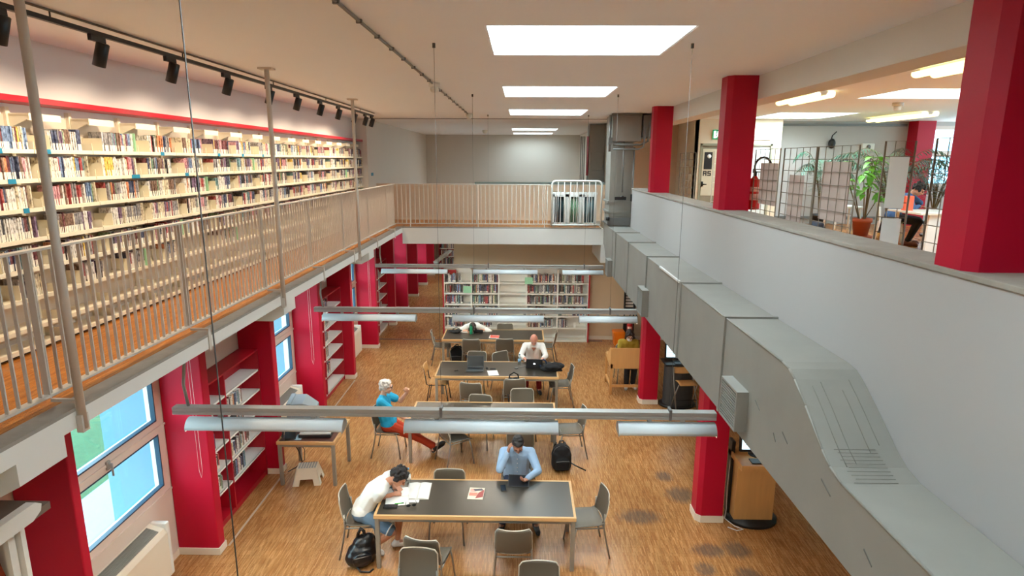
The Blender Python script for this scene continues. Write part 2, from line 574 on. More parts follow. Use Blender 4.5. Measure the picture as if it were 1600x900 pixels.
# upper walls
struct('wall_left', MB().bx(-4.6, -4.35, -4, 15.9, MZ, CZ), mat('wall_rosy', (230, 226, 222), .8, var=.02, scale=1), 'pale wall above the upper bookshelves', 'wall')
struct('wall_left_far', MB().bx(-4.6, -4.0, 15.9, 25.6, MZ, CZ), M_PLASTER, 'pale grey wall beyond the upper bookshelves', 'wall')
struct('wall_front', MB().bx(-4.6, 13.2, -4.2, -4, 0, CZ), M_PLASTER, 'wall behind the camera', 'wall')
struct('wall_back', MB().bx(-4.6, 2.5, 25.6, 25.8, MZ, CZ), M_PLASTER, 'far end wall under the ceiling', 'wall')
struct('wall_back_lower', MB().bx(-4.6, 2.5, 27.0, 27.2, 0, 2.97), M_TAUPE, 'lower far wall behind the row of red fins', 'wall')
struct('wall_far_right', MB().bx(2.35, 2.5, 16.9, 25.6, 0, CZ), M_PLASTER, 'side wall of the far hall behind the ducts', 'wall')
s = MB().bx(-4.0, 2.3, 16.75, 16.9, MZ, 4.36)
struct('wall_parapet_far', s, M_BEIGE, 'beige parapet behind the far railing', 'parapet')
s = MB().bx(-1.3, 2.3, 16.72, 16.96, 4.36, 4.42)
struct('trim_7', s, mat('ledge_green_grey', (132, 148, 142), .4, var=.05), 'grey green ledge on the beige parapet', 'ledge')
# hall lower walls
struct('wall_hall_back', MB().bx(-1.9, 6.0, 16.68, 16.8, 0, 2.97), M_CREAM, 'cream wall behind the low bookshelves', 'wall')
struct('baseboard_back', MB().bx(1.93, 6.0, 16.655, 16.68, 0, .1), M_BASE, 'cream baseboard of the back wall', 'baseboard')
struct('wall_right_lower', MB().bx(5.9, 6.0, -4, 16.68, 0, 2.97), M_PLASTER, 'plain wall under the upper room', 'wall')
struct('trim_8', MB().bx(1.95, 2.84, 14.84, 16.66, 2.52, 2.97), M_WHITE, 'white beam under the slab beside the duct elbow', 'beam')
struct('trim_9', MB().bx(-4.35, 2.3, 16.46, 16.52, .0, .006), mat('floor_joint', (96, 70, 66), .7), 'dark joint strip across the parquet', 'floor strip')
struct('trim_10', MB().bx(-3.855, -3.825, 7.05, 8.95, 0, .004).bx(-3.855, -3.825, 11.2, 13.2, 0, .004), mat('floor_strip', (190, 170, 146), .45), 'pale strip let into the floor beside the red bookcases', 'floor strip')

# window wall on the left, with windows between the red fins
PIL = [2.55, 4.68, 6.87, 8.93, 11.15, 13.3, 15.65, 17.98, 20.0, 22.03, 24.17, 26.3]
WIN = [(-3.7, -1.6), (.45, 2.55), (4.78, 6.87), (9.09, 11.15), (13.46, 15.65), (18.14, 20.0), (22.19, 24.17)]  # first two are unseen, added to bring daylight to the near hall
s = MB()
y = -4
for (a, b) in WIN:
    s.bx(-4.6, -4.4, y, a, 0, 3.245)
    s.bx(-4.6, -4.4, a, b, 0, .93)
    s.bx(-4.6, -4.4, a, b, 2.93, 3.245)
    y = b
s.bx(-4.6, -4.4, y, 27, 0, 3.245)
struct('wall_window_side', s, mat('wall_window_side', (216, 202, 190), .75, var=.02, scale=1), 'pale wall under the left windows', 'wall')
s = MB()
for (a, b) in WIN:
    s.bx(-4.4, -4.385, a, b, 0, .09)
struct('baseboard_left', s, M_BASE, 'pale baseboard under the left windows', 'baseboard')
WN = ['unseen window behind the camera, added for daylight', 'unseen window at the left of the camera, added for daylight', 'nearest window, looking out on lawn and pale paving', 'window above the old monitor, between two red fins', 'narrow slit of window past the second red bookcase', 'window of the far hall, first past the joint', 'farthest window behind the red fins']
for i, (a, b) in enumerate(WIN):
    c = (a + b) / 2; h = (b - a) / 2
    r = empty('window_%d' % (10 + i), (-4.45, c, 0), 0, WN[i], 'window', None, 'structure')
    f = MB()
    z0, z1, z2, z3 = .93, 1.73, 1.9, 2.93
    f.bx(-.05, .055, -h, h, z0, z0 + .12, .006); f.bx(-.05, .055, -h, h, z3 - .1, z3, .006)
    f.bx(-.05, .055, -h, -h + .13, z0 + .12, z3 - .1); f.bx(-.05, .055, h - .13, h, z0 + .12, z3 - .1)
    f.bx(-.05, .055, -h + .13, h - .13, z1, z2)
    f.bx(.055, .075, -h, h, z1 + .07, z1 + .1); f.bx(.055, .07, -h, h, z0 + .005, z0 + .03)
    f.build('frame', M_PVC, r)
    g = MB()
    for (p, q) in ((z0 + .12, z1), (z2, z3 - .1)):
        g.bx(.0, .057, -h + .13, h - .13, p, p + .018); g.bx(.0, .057, -h + .13, h - .13, q - .018, q)
        g.bx(.0, .057, -h + .13, -h + .148, p, q); g.bx(.0, .057, h - .148, h - .13, p, q)
    g.build('gasket', M_GASKET, r)
    MB().bx(-.01, 0, -h + .13, h - .13, z0 + .12, z1).build('pane', M_GLASS, r)
    MB().bx(-.01, 0, -h + .13, h - .13, z2, z3 - .1).build('pane', M_GLASS, r)
    k = MB().bx(.06, .085, -.03, .03, z1 + .03, z1 + .13, .008).tube([(.08, 0, z1 + .1), (.115, 0, z1 + .1), (.115, .0, z1 - .04)], .011)
    tag(k.build('handle', M_GALV, r), 'grey turning handle')

# red fins
PL = ['red fin out of the picture at the front', 'red fin at the lower left corner, dark on its near side', 'red fin before the nearest red bookcase, lit pink by the window', 'red fin behind the nearest red bookcase', 'red fin behind the old monitor',
      'red fin past the second bookcase', 'red fin past the slit window', 'red fin past the white shelves in the aisle', 'red fin of the far hall, first past the joint', 'red fin of the far hall, second past the joint',
      'red fin of the far hall, third past the joint', 'farthest red fin']
for i, y in enumerate(PIL):
    th = .10 if i == 1 else .16
    top = 3.245 if y < 16.5 else 2.97
    r = empty('wall_fin_%d' % (i + 1), (-4.1, y, 0), 0, PL[i], 'wall fin', None, 'structure')
    MB().bx(-.295, .23, 0, th, 0, top, .012).build('body', M_RED, r)
    MB().bx(-.295, .245, -.015, th + .015, 0, .095, .004).build('baseboard', M_BASE, r)

# outdoors beyond the windows
struct('ground_outside', MB().bx(-60, -4.6, -30, 60, -.3, -.06), M_LAWN, 'green lawn outside the nearest window', 'lawn')
struct('ground_paving', MB().bx(-6.6, -4.6, -5, 26, -.06, -.03), M_PAVE, 'pale paving along the outside of the windows', 'paving')
s = MB()
for y in (2.6, 6.9, 11.2, 15.7, 20.05):
    s.bx(-5.2, -4.6, y, y + .25, -.03, 3.4)
struct('wall_outside', s, M_RENDER, 'pale outer fins beside the windows', 'wall')

# right: parapet, columns, beam
struct('wall_parapet', MB().bx(2.488, 2.8, -4, 13.94, 2.55, 4.36), M_PARAPET, 'long white parapet of the upper room', 'parapet')
s = MB().bx(2.475, 2.82, -4, 13.94, 4.36, 4.395, .006)
struct('trim_11', s, M_CONC, 'rough grey concrete coping on the white parapet', 'coping')
CL = ['near red column at the right edge of the picture', 'red column with the extinguisher behind it, rising from beside the wooden kiosk', 'farthest red column, next to the grey duct riser']
for i, (y0, y1, zb) in enumerate([(3.38, 3.66, 0), (7.74, 8.02, 0), (11.98, 12.22, 0)]):
    r = empty('column', (2.69, (y0 + y1) / 2, 0), 0, CL[i], 'column', None, 'structure')
    d = (y1 - y0) / 2
    poly = [(-.19, -d + .06), (-.13, -d), (.17, -d), (.17, d), (-.19, d)]
    MB().prism(poly, 'z', 0, CZ).build('shaft', M_RED, r)
    q = [(-.205, -d + .055), (-.14, -d - .015), (.185, -d - .015), (.185, d + .015), (-.205, d + .015)]
    MB().prism(q, 'z', 0, .1).build('baseboard', M_BASE, r)
s = MB().bx(2.86, 3.2, -4, 17.5, 5.74, CZ)
for y in (3.8, 8.1, 12.4):
    s.bx(2.852, 2.86, y, y + .012, 5.74, CZ)
struct('trim_12', s, M_WHITE, 'white beam along the tops of the red columns', 'beam')
s = MB().bx(3.24, 3.3, -4, 17.5, 5.86, 5.98, .01)
struct('trim_13', s, M_WHITE, 'slim white duct behind the beam', 'cable duct')

# upper room behind the parapet
struct('wall_gallery_beige', MB().bx(2.5, 4.5, 17.3, 17.5, MZ, CZ), mat('wall_beige', (206, 178, 150), .8, var=.02), 'beige wall behind the farthest red column', 'wall')
s = MB().bx(4.3, 4.36, 15.5, 17.3, MZ, CZ)
s.bx(4.3, 4.42, 15.5, 15.62, MZ, CZ)
s.bx(5.28, 5.62, 15.5, 15.62, MZ, CZ).bx(6.2, 6.4, 15.5, 15.62, MZ, CZ).bx(4.42, 6.2, 15.5, 15.62, 5.43, CZ)
struct('wall_gallery_doors', s, mat('wall_ivory', (222, 208, 184), .8, var=.02), 'ivory wall with two doorways', 'wall')
struct('wall_gallery_back', MB().bx(6.4, 10.5, 16.3, 16.45, MZ, CZ).bx(10.5, 12.3, 16.3, 16.45, MZ, 4.36).bx(10.5, 12.3, 16.3, 16.45, 5.92, CZ).bx(12.3, 13.2, 16.3, 16.45, MZ, CZ).bx(6.36, 6.42, 15.62, 16.45, MZ, CZ),
       mat('wall_grey', (186, 182, 178), .8, var=.02), 'grey back wall of the upper room', 'wall')
struct('wall_gallery_right', MB().bx(13, 13.2, -4, 16.3, MZ, 4.3).bx(13, 13.2, -4, 16.3, 5.9, CZ).bx(13, 13.2, -4, 3.5, 4.3, 5.9).bx(13, 13.2, 8.2, 9.0, 4.3, 5.9).bx(13, 13.2, 13.2, 13.9, 4.3, 5.9).bx(13, 13.2, 16.1, 16.3, 4.3, 5.9), M_PLASTER, 'right wall of the upper room', 'wall')
for i, (a, b) in enumerate(((3.5, 8.2), (9.0, 13.2), (13.9, 16.1))):  # unseen windows added to bring daylight into the upper room
    r = empty('window_%d' % (20 + i), (13.1, (a + b) / 2, 4.3), 0, ['unseen right wall window added for daylight, nearest the camera', 'unseen right wall window added for daylight, opposite the plants', 'unseen right wall window added for daylight, in the far corner'][i], 'window', None, 'structure')
    h = (b - a) / 2
    f = MB().bx(-.06, .06, -h, h, 0, .08).bx(-.06, .06, -h, h, 1.52, 1.6).bx(-.06, .06, -h, -h + .08, .08, 1.52).bx(-.06, .06, h - .08, h, .08, 1.52).bx(-.06, .06, -.04, .04, .08, 1.52)
    f.build('frame', M_PVC, r)
    MB().bx(-.005, .005, -h + .08, -.04, .08, 1.52).build('pane', M_GLASS, r)
    MB().bx(-.005, .005, .04, h - .08, .08, 1.52).build('pane', M_GLASS, r)
struct('trim_14', MB().bx(6.42, 9.9, 16.26, 16.3, MZ + .12, MZ + .2).bx(6.42, 9.9, 16.26, 16.3, 5.9, 5.96), M_GALVD, 'grey pipe casing along the back wall', 'pipe casing')
r = empty('wall_fin_13', (10.15, 16.1, MZ), 0, 'pink red fin beside the upper room window', 'wall fin', None, 'structure')
MB().bx(-.2, .25, -.2, .2, 0, CZ - MZ, .01).build('body', M_RED, r)
r = empty('window_15', (11.4, 16.36, 4.36), 0, 'upper room window looking on a blue facade', 'window', None, 'structure')
f = MB().bx(-.9, .9, -.07, .05, 0, .1, .005).bx(-.9, .9, -.07, .05, 1.46, 1.56, .005).bx(-.9, -.8, -.07, .05, .1, 1.46).bx(.8, .9, -.07, .05, .1, 1.46).bx(-.8, .8, -.07, .05, .78, .93)
f.build('frame', M_PVC, r)
MB().bx(-.8, .8, 0, .01, .1, .78).build('pane', M_GLASS, r)
MB().bx(-.8, .8, 0, .01, .93, 1.46).build('pane', M_GLASS, r)
fac = bpy.data.materials.new('facade_blue')
fac.use_nodes = True
_b = fac.node_tree.nodes['Principled BSDF']
_t = fac.node_tree.nodes.new('ShaderNodeTexBrick')
_t.offset = 0
_t.inputs['Color1'].default_value = (*lin((120, 158, 184)), 1); _t.inputs['Color2'].default_value = (*lin((134, 170, 192)), 1); _t.inputs['Mortar'].default_value = (*lin((206, 222, 230)), 1)
_t.inputs['Scale'].default_value = 1; _t.inputs['Brick Width'].default_value = 1.2; _t.inputs['Row Height'].default_value = .8; _t.inputs['Mortar Size'].default_value = .12
_c = fac.node_tree.nodes.new('ShaderNodeTexCoord'); _m = fac.node_tree.nodes.new('ShaderNodeMapping'); _m.inputs['Rotation'].default_value = (R(90), 0, 0)
fac.node_tree.links.new(_c.outputs['Object'], _m.inputs[0]); fac.node_tree.links.new(_m.outputs[0], _t.inputs['Vector']); fac.node_tree.links.new(_t.outputs[0], _b.inputs['Base Color'])
o = MB().bx(27.2, 45, 40, 48, -2, 14).build('building_facade', fac)
tag(o, 'blue glazed building seen through the upper room window', 'building', None, 'structure')

def door_fix(n, x0, x1, leaf, label):
    r = empty('door_%d' % n, ((x0 + x1) / 2, 15.5, MZ), 0, label, 'door', None, 'structure')
    h = (x1 - x0) / 2
    MB().bx(-h, -h + .05, -.012, .09, 0, 2.05).bx(h - .05, h, -.012, .09, 0, 2.05).bx(-h, h, -.012, .09, 2.0, 2.05).build('frame', mat('door_frame_green', (150, 150, 128), .6), r)
    MB().bx(-h + .05, h - .05, .04, .085, .005, 2.0).build('leaf', leaf, r)
    tag(MB().bx(-h + .08, -h + .13, .02, .04, 1.0, 1.12, .006).tube([(-h + .105, .03, 1.05), (-h + .105, -.03, 1.05), (-h + .2, -.03, 1.05)], .01).build('handle', M_BLACK, r), 'black door handle')
    return r
door_fix(1, 4.42, 5.28, mat('door_khaki', (146, 138, 116), .6), 'khaki door with a poster, left of the column')
door_fix(2, 5.62, 6.2, mat('door_white', (214, 222, 222), .4), 'white door right of the extinguisher')
# ------------------------------------------------------------------ railings of the walkway
def railing_left():
    r = empty('railing', (-3.14, 9, MZ), 0, 'long grey steel railing of the upper walkway on the left', 'railing')
    o = -9.0
    Y0, Y1 = 2.6, 14.9
    MB().bx(-.03, .03, Y0 + o, Y1 + o, 1.035, 1.05).build('top_rail', M_RAIL, r)
    MB().bx(-.03, .03, Y0 + o, Y1 + o, .07, .085).build('bottom_rail', M_RAIL, r)
    for y in (3.73, 5.45, 7.2, 8.83, 10.5, 12.24, 13.95):
        p = MB().bx(-.022, .022, y - .006 + o, y + .006 + o, .06, 1.04).bx(.03, .2, y - .02 + o, y + .0 + o, .04, .062).bx(.19, .2, y - .022 + o, y + .022 + o, -.16, .06).build('post', M_RAIL, r)
    ys = []
    y = 2.711
    while y < Y1 - .03:
        ys.append(y); y += .0873
    rest = MB()
    for i, y in enumerate(ys):
        if i < 100:
            MB().bx(-.011, .011, y - .005 + o, y + .005 + o, .08, 1.04).build('baluster', M_RAIL, r)
        else:
            rest.bx(-.011, .011, y - .004 + o, y + .004 + o, .08, 1.04)
    tag(rest.build('balusters', M_RAIL, r), kind='stuff')
railing_left()
def railing_far():
    r = empty('railing', (-1.2, 14.885, MZ), 0, 'short railing across the far end of the hall, in front of the beige parapet', 'railing')
    x0, x1 = -1.92, 3.1
    MB().bx(x0, x1, -.02, .02, 1.035, 1.05).build('top_rail', M_RAIL, r)
    MB().bx(x0, x1, -.02, .02, .08, .095).build('bottom_rail', M_RAIL, r)
    for x in (-1.55, .12, 1.75):
        MB().bx(x - .006, x + .006, -.03, .03, -.2, 1.04).bx(x - .022, x + .022, -.052, -.03, -.22, .0).build('post', M_RAIL, r)
    x = x0 + .06
    while x < x1:
        MB().bx(x - .009, x + .009, -.006, .006, .09, 1.04).build('baluster', M_RAIL, r); x += .108
railing_far()
r = empty('safety_gate', (1.32, 14.8, MZ), 0, 'white round-cornered gate frame at the end of the far railing beside the duct', 'gate')
def rrect(x0, x1, z0, z1, rad, y=0):
    p = []
    for (cx, cz, a0) in ((x1 - rad, z1 - rad, 0), (x0 + rad, z1 - rad, 90)):
        for k in range(5):
            a = R(a0 + 90 * k / 4); p.append((cx + rad * math.cos(a), y, cz + rad * math.sin(a)))
    return [(x1, y, z0)] + p + [(x0, y, z0)]
MB().tube(rrect(-.6, .6, .06, 1.14, .1), .022).tube([(-.6, 0, .08), (.6, 0, .08)], .016).build('frame', M_SHELFW, r)
for k in range(7):
    x = -.45 + k * .15
    MB().tube([(x, 0, .08), (x, 0, 1.12)], .008).build('bar', M_SHELFW, r)
r = empty('glazed_cabinet', (1.3, 15.25, MZ), 0, 'low white cabinet with three glazed doors behind the gate', 'cabinet')
MB().bx(-.56, .56, -.02, .3, .0, .04).bx(-.56, .56, .28, .3, 0, .84).bx(-.56, -.53, -.02, .3, 0, .84).bx(.53, .56, -.02, .3, 0, .84).bx(-.57, .57, -.03, .3, .8, .84).bx(-.56, .56, .2, .28, .04, .8).build('body', M_SHELFW, r)
for i, c in enumerate(((70, 68, 68), (206, 196, 150), (160, 152, 150))):
    x = -.37 + i * .37
    d = MB().bx(x - .18, x - .12, -.05, -.02, .04, .8).bx(x + .12, x + .18, -.05, -.02, .04, .8).bx(x - .18, x + .18, -.05, -.02, .04, .1).bx(x - .18, x + .18, -.05, -.02, .74, .8).build('door', M_SHELFW, r)
    MB().sheet(lambda u, v, x=x: (x - .12 + .24 * u, .02 + .012 * math.sin(u * 40), .1 + .64 * v), 30, 1, .004).build('curtain', mat('cabinet_curtain_%d' % i, c, .85, var=.15, scale=12, stretch=(8, 1, 1)), d)
    MB().bx(x - .12, x + .12, -.04, -.036, .1, .74).build('pane', M_GLASS, d)

PN = ['tall grey post from the walkway edge to the ceiling, nearest the camera', 'tall grey post from the walkway edge to the ceiling, middle one', 'tall grey post from the walkway edge to the ceiling, farthest one']
for i, y in enumerate((3.73, 7.22, 10.78)):
    r = empty('support_post', (-2.93, y, MZ - .15), 0, PN[i], 'post')
    MB().tube([(0, 0, 0), (0, 0, CZ - MZ + .13)], .027, 12).build('tube', M_RAIL, r)
    MB().bx(-.08, .08, -.06, .06, CZ - MZ + .13, CZ - MZ + .15).build('ceiling_plate', M_RAIL, r)
    MB().bx(-.025, .02, -.032, .032, -.02, .1).build('bracket', M_RAIL, r)

# ------------------------------------------------------------------ air duct along the parapet
def duct():
    r = empty('air_duct', (2.26, 7.0, 2.6), 0, 'big grey sheet-metal air duct running along the white parapet', 'air duct')
    ox, oy, oz = 2.26, 7.0, 2.6
    q = [(13.99, 5.42), (13.99, 3.53), (13.9, 3.51), (4.42, 3.51), (4.3, 3.495), (4.2, 3.45), (4.0, 3.33), (3.72, 3.14), (3.6, 3.08), (3.45, 3.05), (-2, 3.05), (-2, 2.6), (12.7, 2.52), (13.4, 2.53), (13.9, 2.6), (14.3, 2.78), (14.6, 3.05), (14.72, 3.35), (14.74, 5.42)]
    MB().prism([(a - oy, b - oz) for a, b in q], 'x', 1.99 - ox, 2.484 - ox).build('body', M_GALV, r)
    for y in (12.75, 11.2, 9.5, 7.4, 5.72):
        f = MB().bx(1.982 - ox, 2.485 - ox, y - .02 - oy, y + .02 - oy, 3.505 - oz, 3.53 - oz).bx(1.97 - ox, 1.992 - ox, y - .02 - oy, y + .02 - oy, 2.55 - oz, 3.53 - oz)
        f.build('flange', M_GALV, r)
    tag(MB().bx(1.975 - ox, 2.0 - ox, 7.5 - oy, 8.6 - oy, 3.5 - oz, 3.525 - oz).build('edge_strip', mat('strip_white', (222, 222, 220), .5), r), 'white strip on the duct edge')
    # edge seam following the top outer edge
    sm = MB()
    for a, b in zip(q[2:11], q[3:11]):
        sm.tube([(1.992 - ox, a[0] - oy, a[1] - oz), (1.992 - ox, b[0] - oy, b[1] - oz)], .009, 6)
    sm.build('seam', M_GALV, r)
    # stiffening creases on the sloped part and scuffs
    cr = MB()
    for x, (a, b) in ((2.1, (4.15, 3.6)), (2.17, (4.18, 3.62)), (2.3, (4.12, 3.7)), (2.38, (4.2, 3.75))):
        def zz(y):
            for p0, p1 in zip(q[2:11], q[3:11]):
                if p1[0] <= y <= p0[0]:
                    t = (y - p1[0]) / (p0[0] - p1[0] + 1e-9)
                    return p1[1] + t * (p0[1] - p1[1])
            return 3.05
        cr.tube([(x - ox, a + (b - a) * k / 6 - oy, zz(a + (b - a) * k / 6) + .001 - oz) for k in range(7)], .0025, 5)
    for k in range(10):
        y = 3.72 - .03 * k
        cr.tube([(2.07 + .012 * (k % 3) - ox, y - oy, 3.055 + max(0, (y - 3.45)) * .33 - oz), (2.34 - ox, y - oy, 3.055 + max(0, (y - 3.45)) * .33 - oz)], .002, 4)
    cr.build('crease', mat('duct_scuff', (124, 120, 112), .7), r)
    sc_ = MB()
    for (y, z, l) in ((4.75, 2.97, .1), (4.2, 2.94, .1), (3.55, 2.9, .13), (3.05, 2.76, .09), (4.4, 2.86, .05)):
        sc_.prism([(y - oy, z - oz), (y + l - oy, z + .045 - oz), (y + l - oy, z + .055 - oz), (y - oy, z + .008 - oz)], 'x', 1.986 - ox, 1.9905 - ox)
    sc_.build('scratch', mat('duct_scuff'.replace('scuff', 'scratch'), (104, 102, 98), .6), r)
    for (y0, y1, z0, z1) in ((5.0, 5.42, 2.66, 3.03), (9.25, 9.66, 2.6, 3.02), (13.1, 13.5, 2.5, 2.86)):
        d = MB().bx(1.885 - ox, 1.99 - ox, y0 - oy, y0 + .02 - oy, z0 - oz, z1 - oz).bx(1.885 - ox, 1.99 - ox, y1 - .02 - oy, y1 - oy, z0 - oz, z1 - oz).bx(1.885 - ox, 1.99 - ox, y0 + .02 - oy, y1 - .02 - oy, z1 - .02 - oz, z1 - oz).bx(1.885 - ox, 1.99 - ox, y0 + .02 - oy, y1 - .02 - oy, z0 - oz, z0 + .02 - oz).bx(1.935 - ox, 1.985 - ox, y0 + .02 - oy, y1 - .02 - oy, z0 + .02 - oz, z1 - .02 - oz).build('diffuser', M_GALV, r)
        g = MB()
        n = 12
        for k in range(n):
            z = z0 + .03 + (z1 - z0 - .06) * (k + .5) / n
            g.bx(1.888 - ox, 1.935 - ox, y0 + .02 - oy, y1 - .02 - oy, z - .006 - oz, z + .003 - oz)
        g.build('grille', M_GALV, d)
    # riser collars and head box
    MB().bx(1.955 - ox, 2.515 - ox, 13.95 - oy, 14.78 - oy, 3.83 - oz, 3.87 - oz).bx(1.955 - ox, 2.515 - ox, 13.95 - oy, 14.78 - oy, 4.06 - oz, 4.1 - oz).bx(1.985 - ox, 2.5 - ox, 13.96 - oy, 13.99 - oy, 3.87 - oz, 4.06 - oz).build('collar', M_GALV, r)
    MB().bx(1.955 - ox, 2.515 - ox, 13.95 - oy, 14.78 - oy, 3.55 - oz, 3.58 - oz).bx(1.96 - ox, 2.51 - ox, 13.95 - oy, 13.99 - oy, 3.58 - oz, 3.72 - oz).build('collar', M_GALVD, r)
    MB().bx(1.98 - ox, 2.62 - ox, 13.8 - oy, 14.74 - oy, 5.42 - oz, 6.0 - oz, .01).build('head_box', M_GALV, r)
    MB().bx(2.64 - ox, 3.0 - ox, 13.7 - oy, 14.5 - oy, 5.5 - oz, 5.98 - oz, .01).build('side_box', M_GALVD, r)
    p = MB()
    p.tube([(2.27 - ox, 13.93 - oy, 5.42 - oz), (2.27 - ox, 13.93 - oy, 4.3 - oz)], .018)
    p.tube([(2.5 - ox, 13.93 - oy, 5.3 - oz), (2.5 - ox, 13.93 - oy, 3.5 - oz)], .022)
    p.tube([(2.0 - ox, 13.78 - oy, 5.35 - oz), (2.6 - ox, 13.78 - oy, 5.35 - oz), (2.75 - ox, 13.72 - oy, 5.42 - oz), (2.78 - ox, 13.68 - oy, 5.9 - oz)], .022)
    p.tube([(2.0 - ox, 13.75 - oy, 5.25 - oz), (2.55 - ox, 13.75 - oy, 5.25 - oz), (2.66 - ox, 13.7 - oy, 5.3 - oz), (2.68 - ox, 13.66 - oy, 5.75 - oz)], .018)
    p.tube([(1.93 - ox, 13.8 - oy, 5.98 - oz), (1.93 - ox, 13.8 - oy, 5.2 - oz)], .03)
    p.bx(1.89 - ox, 1.98 - ox, 13.74 - oy, 13.82 - oy, 5.35 - oz, 5.5 - oz).bx(1.95 - ox, 2.6 - ox, 13.72 - oy, 13.8 - oy, 5.95 - oz, 6.01 - oz)
    p.build('pipe', M_GALVD, r)
    MB().ball((2.27 - ox, 13.92 - oy, 4.18 - oz), .05).bx(2.1 - ox, 2.36 - ox, 13.87 - oy, 13.95 - oy, 4.13 - oz, 4.2 - oz, .01).build('valve', M_BLACK, r)
    MB().bx(2.46 - ox, 2.54 - ox, 13.87 - oy, 13.95 - oy, 4.1 - oz, 4.26 - oz, .01).build('valve', M_BLACK, r)
    MB().tube([(1.92 - ox, 13.93 - oy, 3.7 - oz), (2.0 - ox, 13.93 - oy, 3.7 - oz)], .045).build('valve', M_BLACK, r)
duct()
r = empty('air_duct', (2.1, 18, MZ), 0, 'distant grey duct riser in the far hall behind the gate', 'air duct')
MB().bx(-.2, .24, -.3, .3, .0, 2.62).bx(-.16, .2, -.34, -.3, 1.35, 1.85, .01).build('body', M_GALV, r)
MB().bx(-.28, .24, -.4, .3, .95, 1.05).bx(-.2, .24, -.38, -.3, .3, .62, .01).build('collar', M_GALVD, r)
p = MB()
for k in range(3):
    p.tube([(-.42 + .05 * k, -.1, .5), (-.42 + .05 * k, -.1, 2.3)], .014)
p.build('pipe', M_GALVD, r)
MB().bx(-.26, -.21, -.2, -.12, 1.2, 2.3).build('red_pipe', M_RED, r)

# ------------------------------------------------------------------ pendant lamps
def pendant():
    r = empty('pendant_lamp', (0, 0, 0), 0, None, 'lamp', 'long pendant lamps across the hall')
    b = MB().bx(-3.53, 1.96, -.045, .045, .0, .03, .004).bx(-3.53, 1.96, -.04, .04, .03, .05).bx(-3.53, 1.96, -.045, .045, .05, .08, .004)
    b.build('rail', M_LAMP, r)
    for (a, c) in ((-3.38, -1.79), (-1.17, .38), (.98, 1.955)):
        s_ = MB()
        def sec(u, v, a=a, c=c):
            t = R(8 + 164 * v)
            return (a + (c - a) * u, -.02 + .1 * math.cos(t), -.15 + .115 * math.sin(t))
        s_.sheet(sec, 1, 12, .006)
        sh = s_.build('shade', M_SHADE, r)
        cp = [(-.02 + .096 * math.cos(R(q)), -.15 + .108 * math.sin(R(q))) for q in range(0, 181, 20)]
        MB().prism(cp, 'x', a, a + .006).build('end_cap', M_LAMP, sh)
        MB().prism(cp, 'x', c - .006, c).build('end_cap', M_LAMP, sh)
        MB().bx(a + .3, a + .34, -.02, .02, -.05, .0).build('hanger', M_LAMP, sh)
        MB().bx(c - .34, c - .3, -.02, .02, -.05, .0).build('hanger', M_LAMP, sh)
        MB().tube([(a + .05, -.02, -.12), (c - .05, -.02, -.12)], .013).build('tube', M_TUBE_P, sh)
    for x in (-.8, 1.5):
        MB().tube([(x, 0, .08), (x, 0, CZ - 2.46)], .0019, 6).tube([(x, 0, CZ - 2.5), (x, 0, CZ - 2.46)], .014, 8).build('suspension_wire', M_WIRE, r)
        MB().bx(x - .014, x + .014, -.05, .05, -.005, .11, .004).build('clamp', M_GALVD, r)
    MB().tube([(-3.38, 0, .07), (-3.42, .02, .3), (-3.42, .1, .6), (-3.42, .12, .78)], .016).build('conduit', M_GALV, r)
    return r
M_TUBE_P = emis('pendant_tube', (255, 238, 214), 36.0)
lp = pendant()
PLB = ['nearest long pendant lamp, above the second reading table', 'second long pendant lamp, in front of the man with the laptop', 'farthest long pendant lamp, close to the back bookshelves', 'pendant lamp below the picture of which only the wires show']
for i, y in enumerate((5.72, 9.97, 14.35, 1.5)):
    o = lp if i == 0 else copy_tree(lp)
    o.location = (0, y, 2.46)
    o['label'] = PLB[i]
r = empty('strip_lamp', (-2.12, 16.1, 2.43), R(-4), 'lamp bar hanging lengthwise in the far hall', 'lamp')
MB().bx(-.05, .05, -1.0, 1.0, 0, .06, .01).build('body', M_SHADE, r)
MB().tube([(0, -.8, .06), (0, -.8, .54)], .004).build('suspension_wire', M_WIRE, r)
MB().tube([(0, .7, .06), (0, .7, .54)], .004).build('suspension_wire', M_WIRE, r)

# ------------------------------------------------------------------ ceiling conduit, detectors
def conduit(name, pts, label):
    r = empty(name, pts[0], 0, label, 'conduit')
    p0 = Vector(pts[0])
    MB().tube([Vector(p) - p0 for p in pts], .012).build('pipe', M_GALV, r)
    L_ = (Vector(pts[-1]) - p0); n = int(L_.length / .55)
    c = MB()
    for k in range(1, n):
        q = L_ * (k / n)
        c.bx(q.x - .022, q.x + .022, q.y - .012, q.y + .012, -.016, .012)
    c.build('clip', M_GALVD, r)
conduit('cable_conduit', [(-1.22, 2.5, CZ - .014), (-1.22, 13.9, CZ - .014)], 'thin conduit running along the ceiling toward the end wall')
for i, y in enumerate((8.55, 13.95)):
    r = empty('smoke_detector', (-1.2, y, CZ), 0, ['white detector on the ceiling conduit beside the long wire', 'white detector at the far end of the ceiling conduit'][i], 'detector', 'ceiling detectors')
    MB().lathe([(.075, 0), (.075, -.05), (.06, -.055)], seg=20).build('base', M_SHELFW, r)
    MB().lathe([(.055, -.055), (.06, -.09), (.045, -.12), (.02, -.125)], seg=20).build('sensor', M_SHELFW, r)
r = empty('smoke_detector', (6.6, 11.2, CZ), 0, 'white detector on the upper room ceiling below the far skylight', 'detector', 'ceiling detectors')
MB().lathe([(.09, 0), (.09, -.05), (.07, -.055)], seg=20).build('base', M_SHELFW, r)
MB().lathe([(.06, -.055), (.06, -.12), (.04, -.14)], seg=20).build('sensor', M_SHELFW, r)
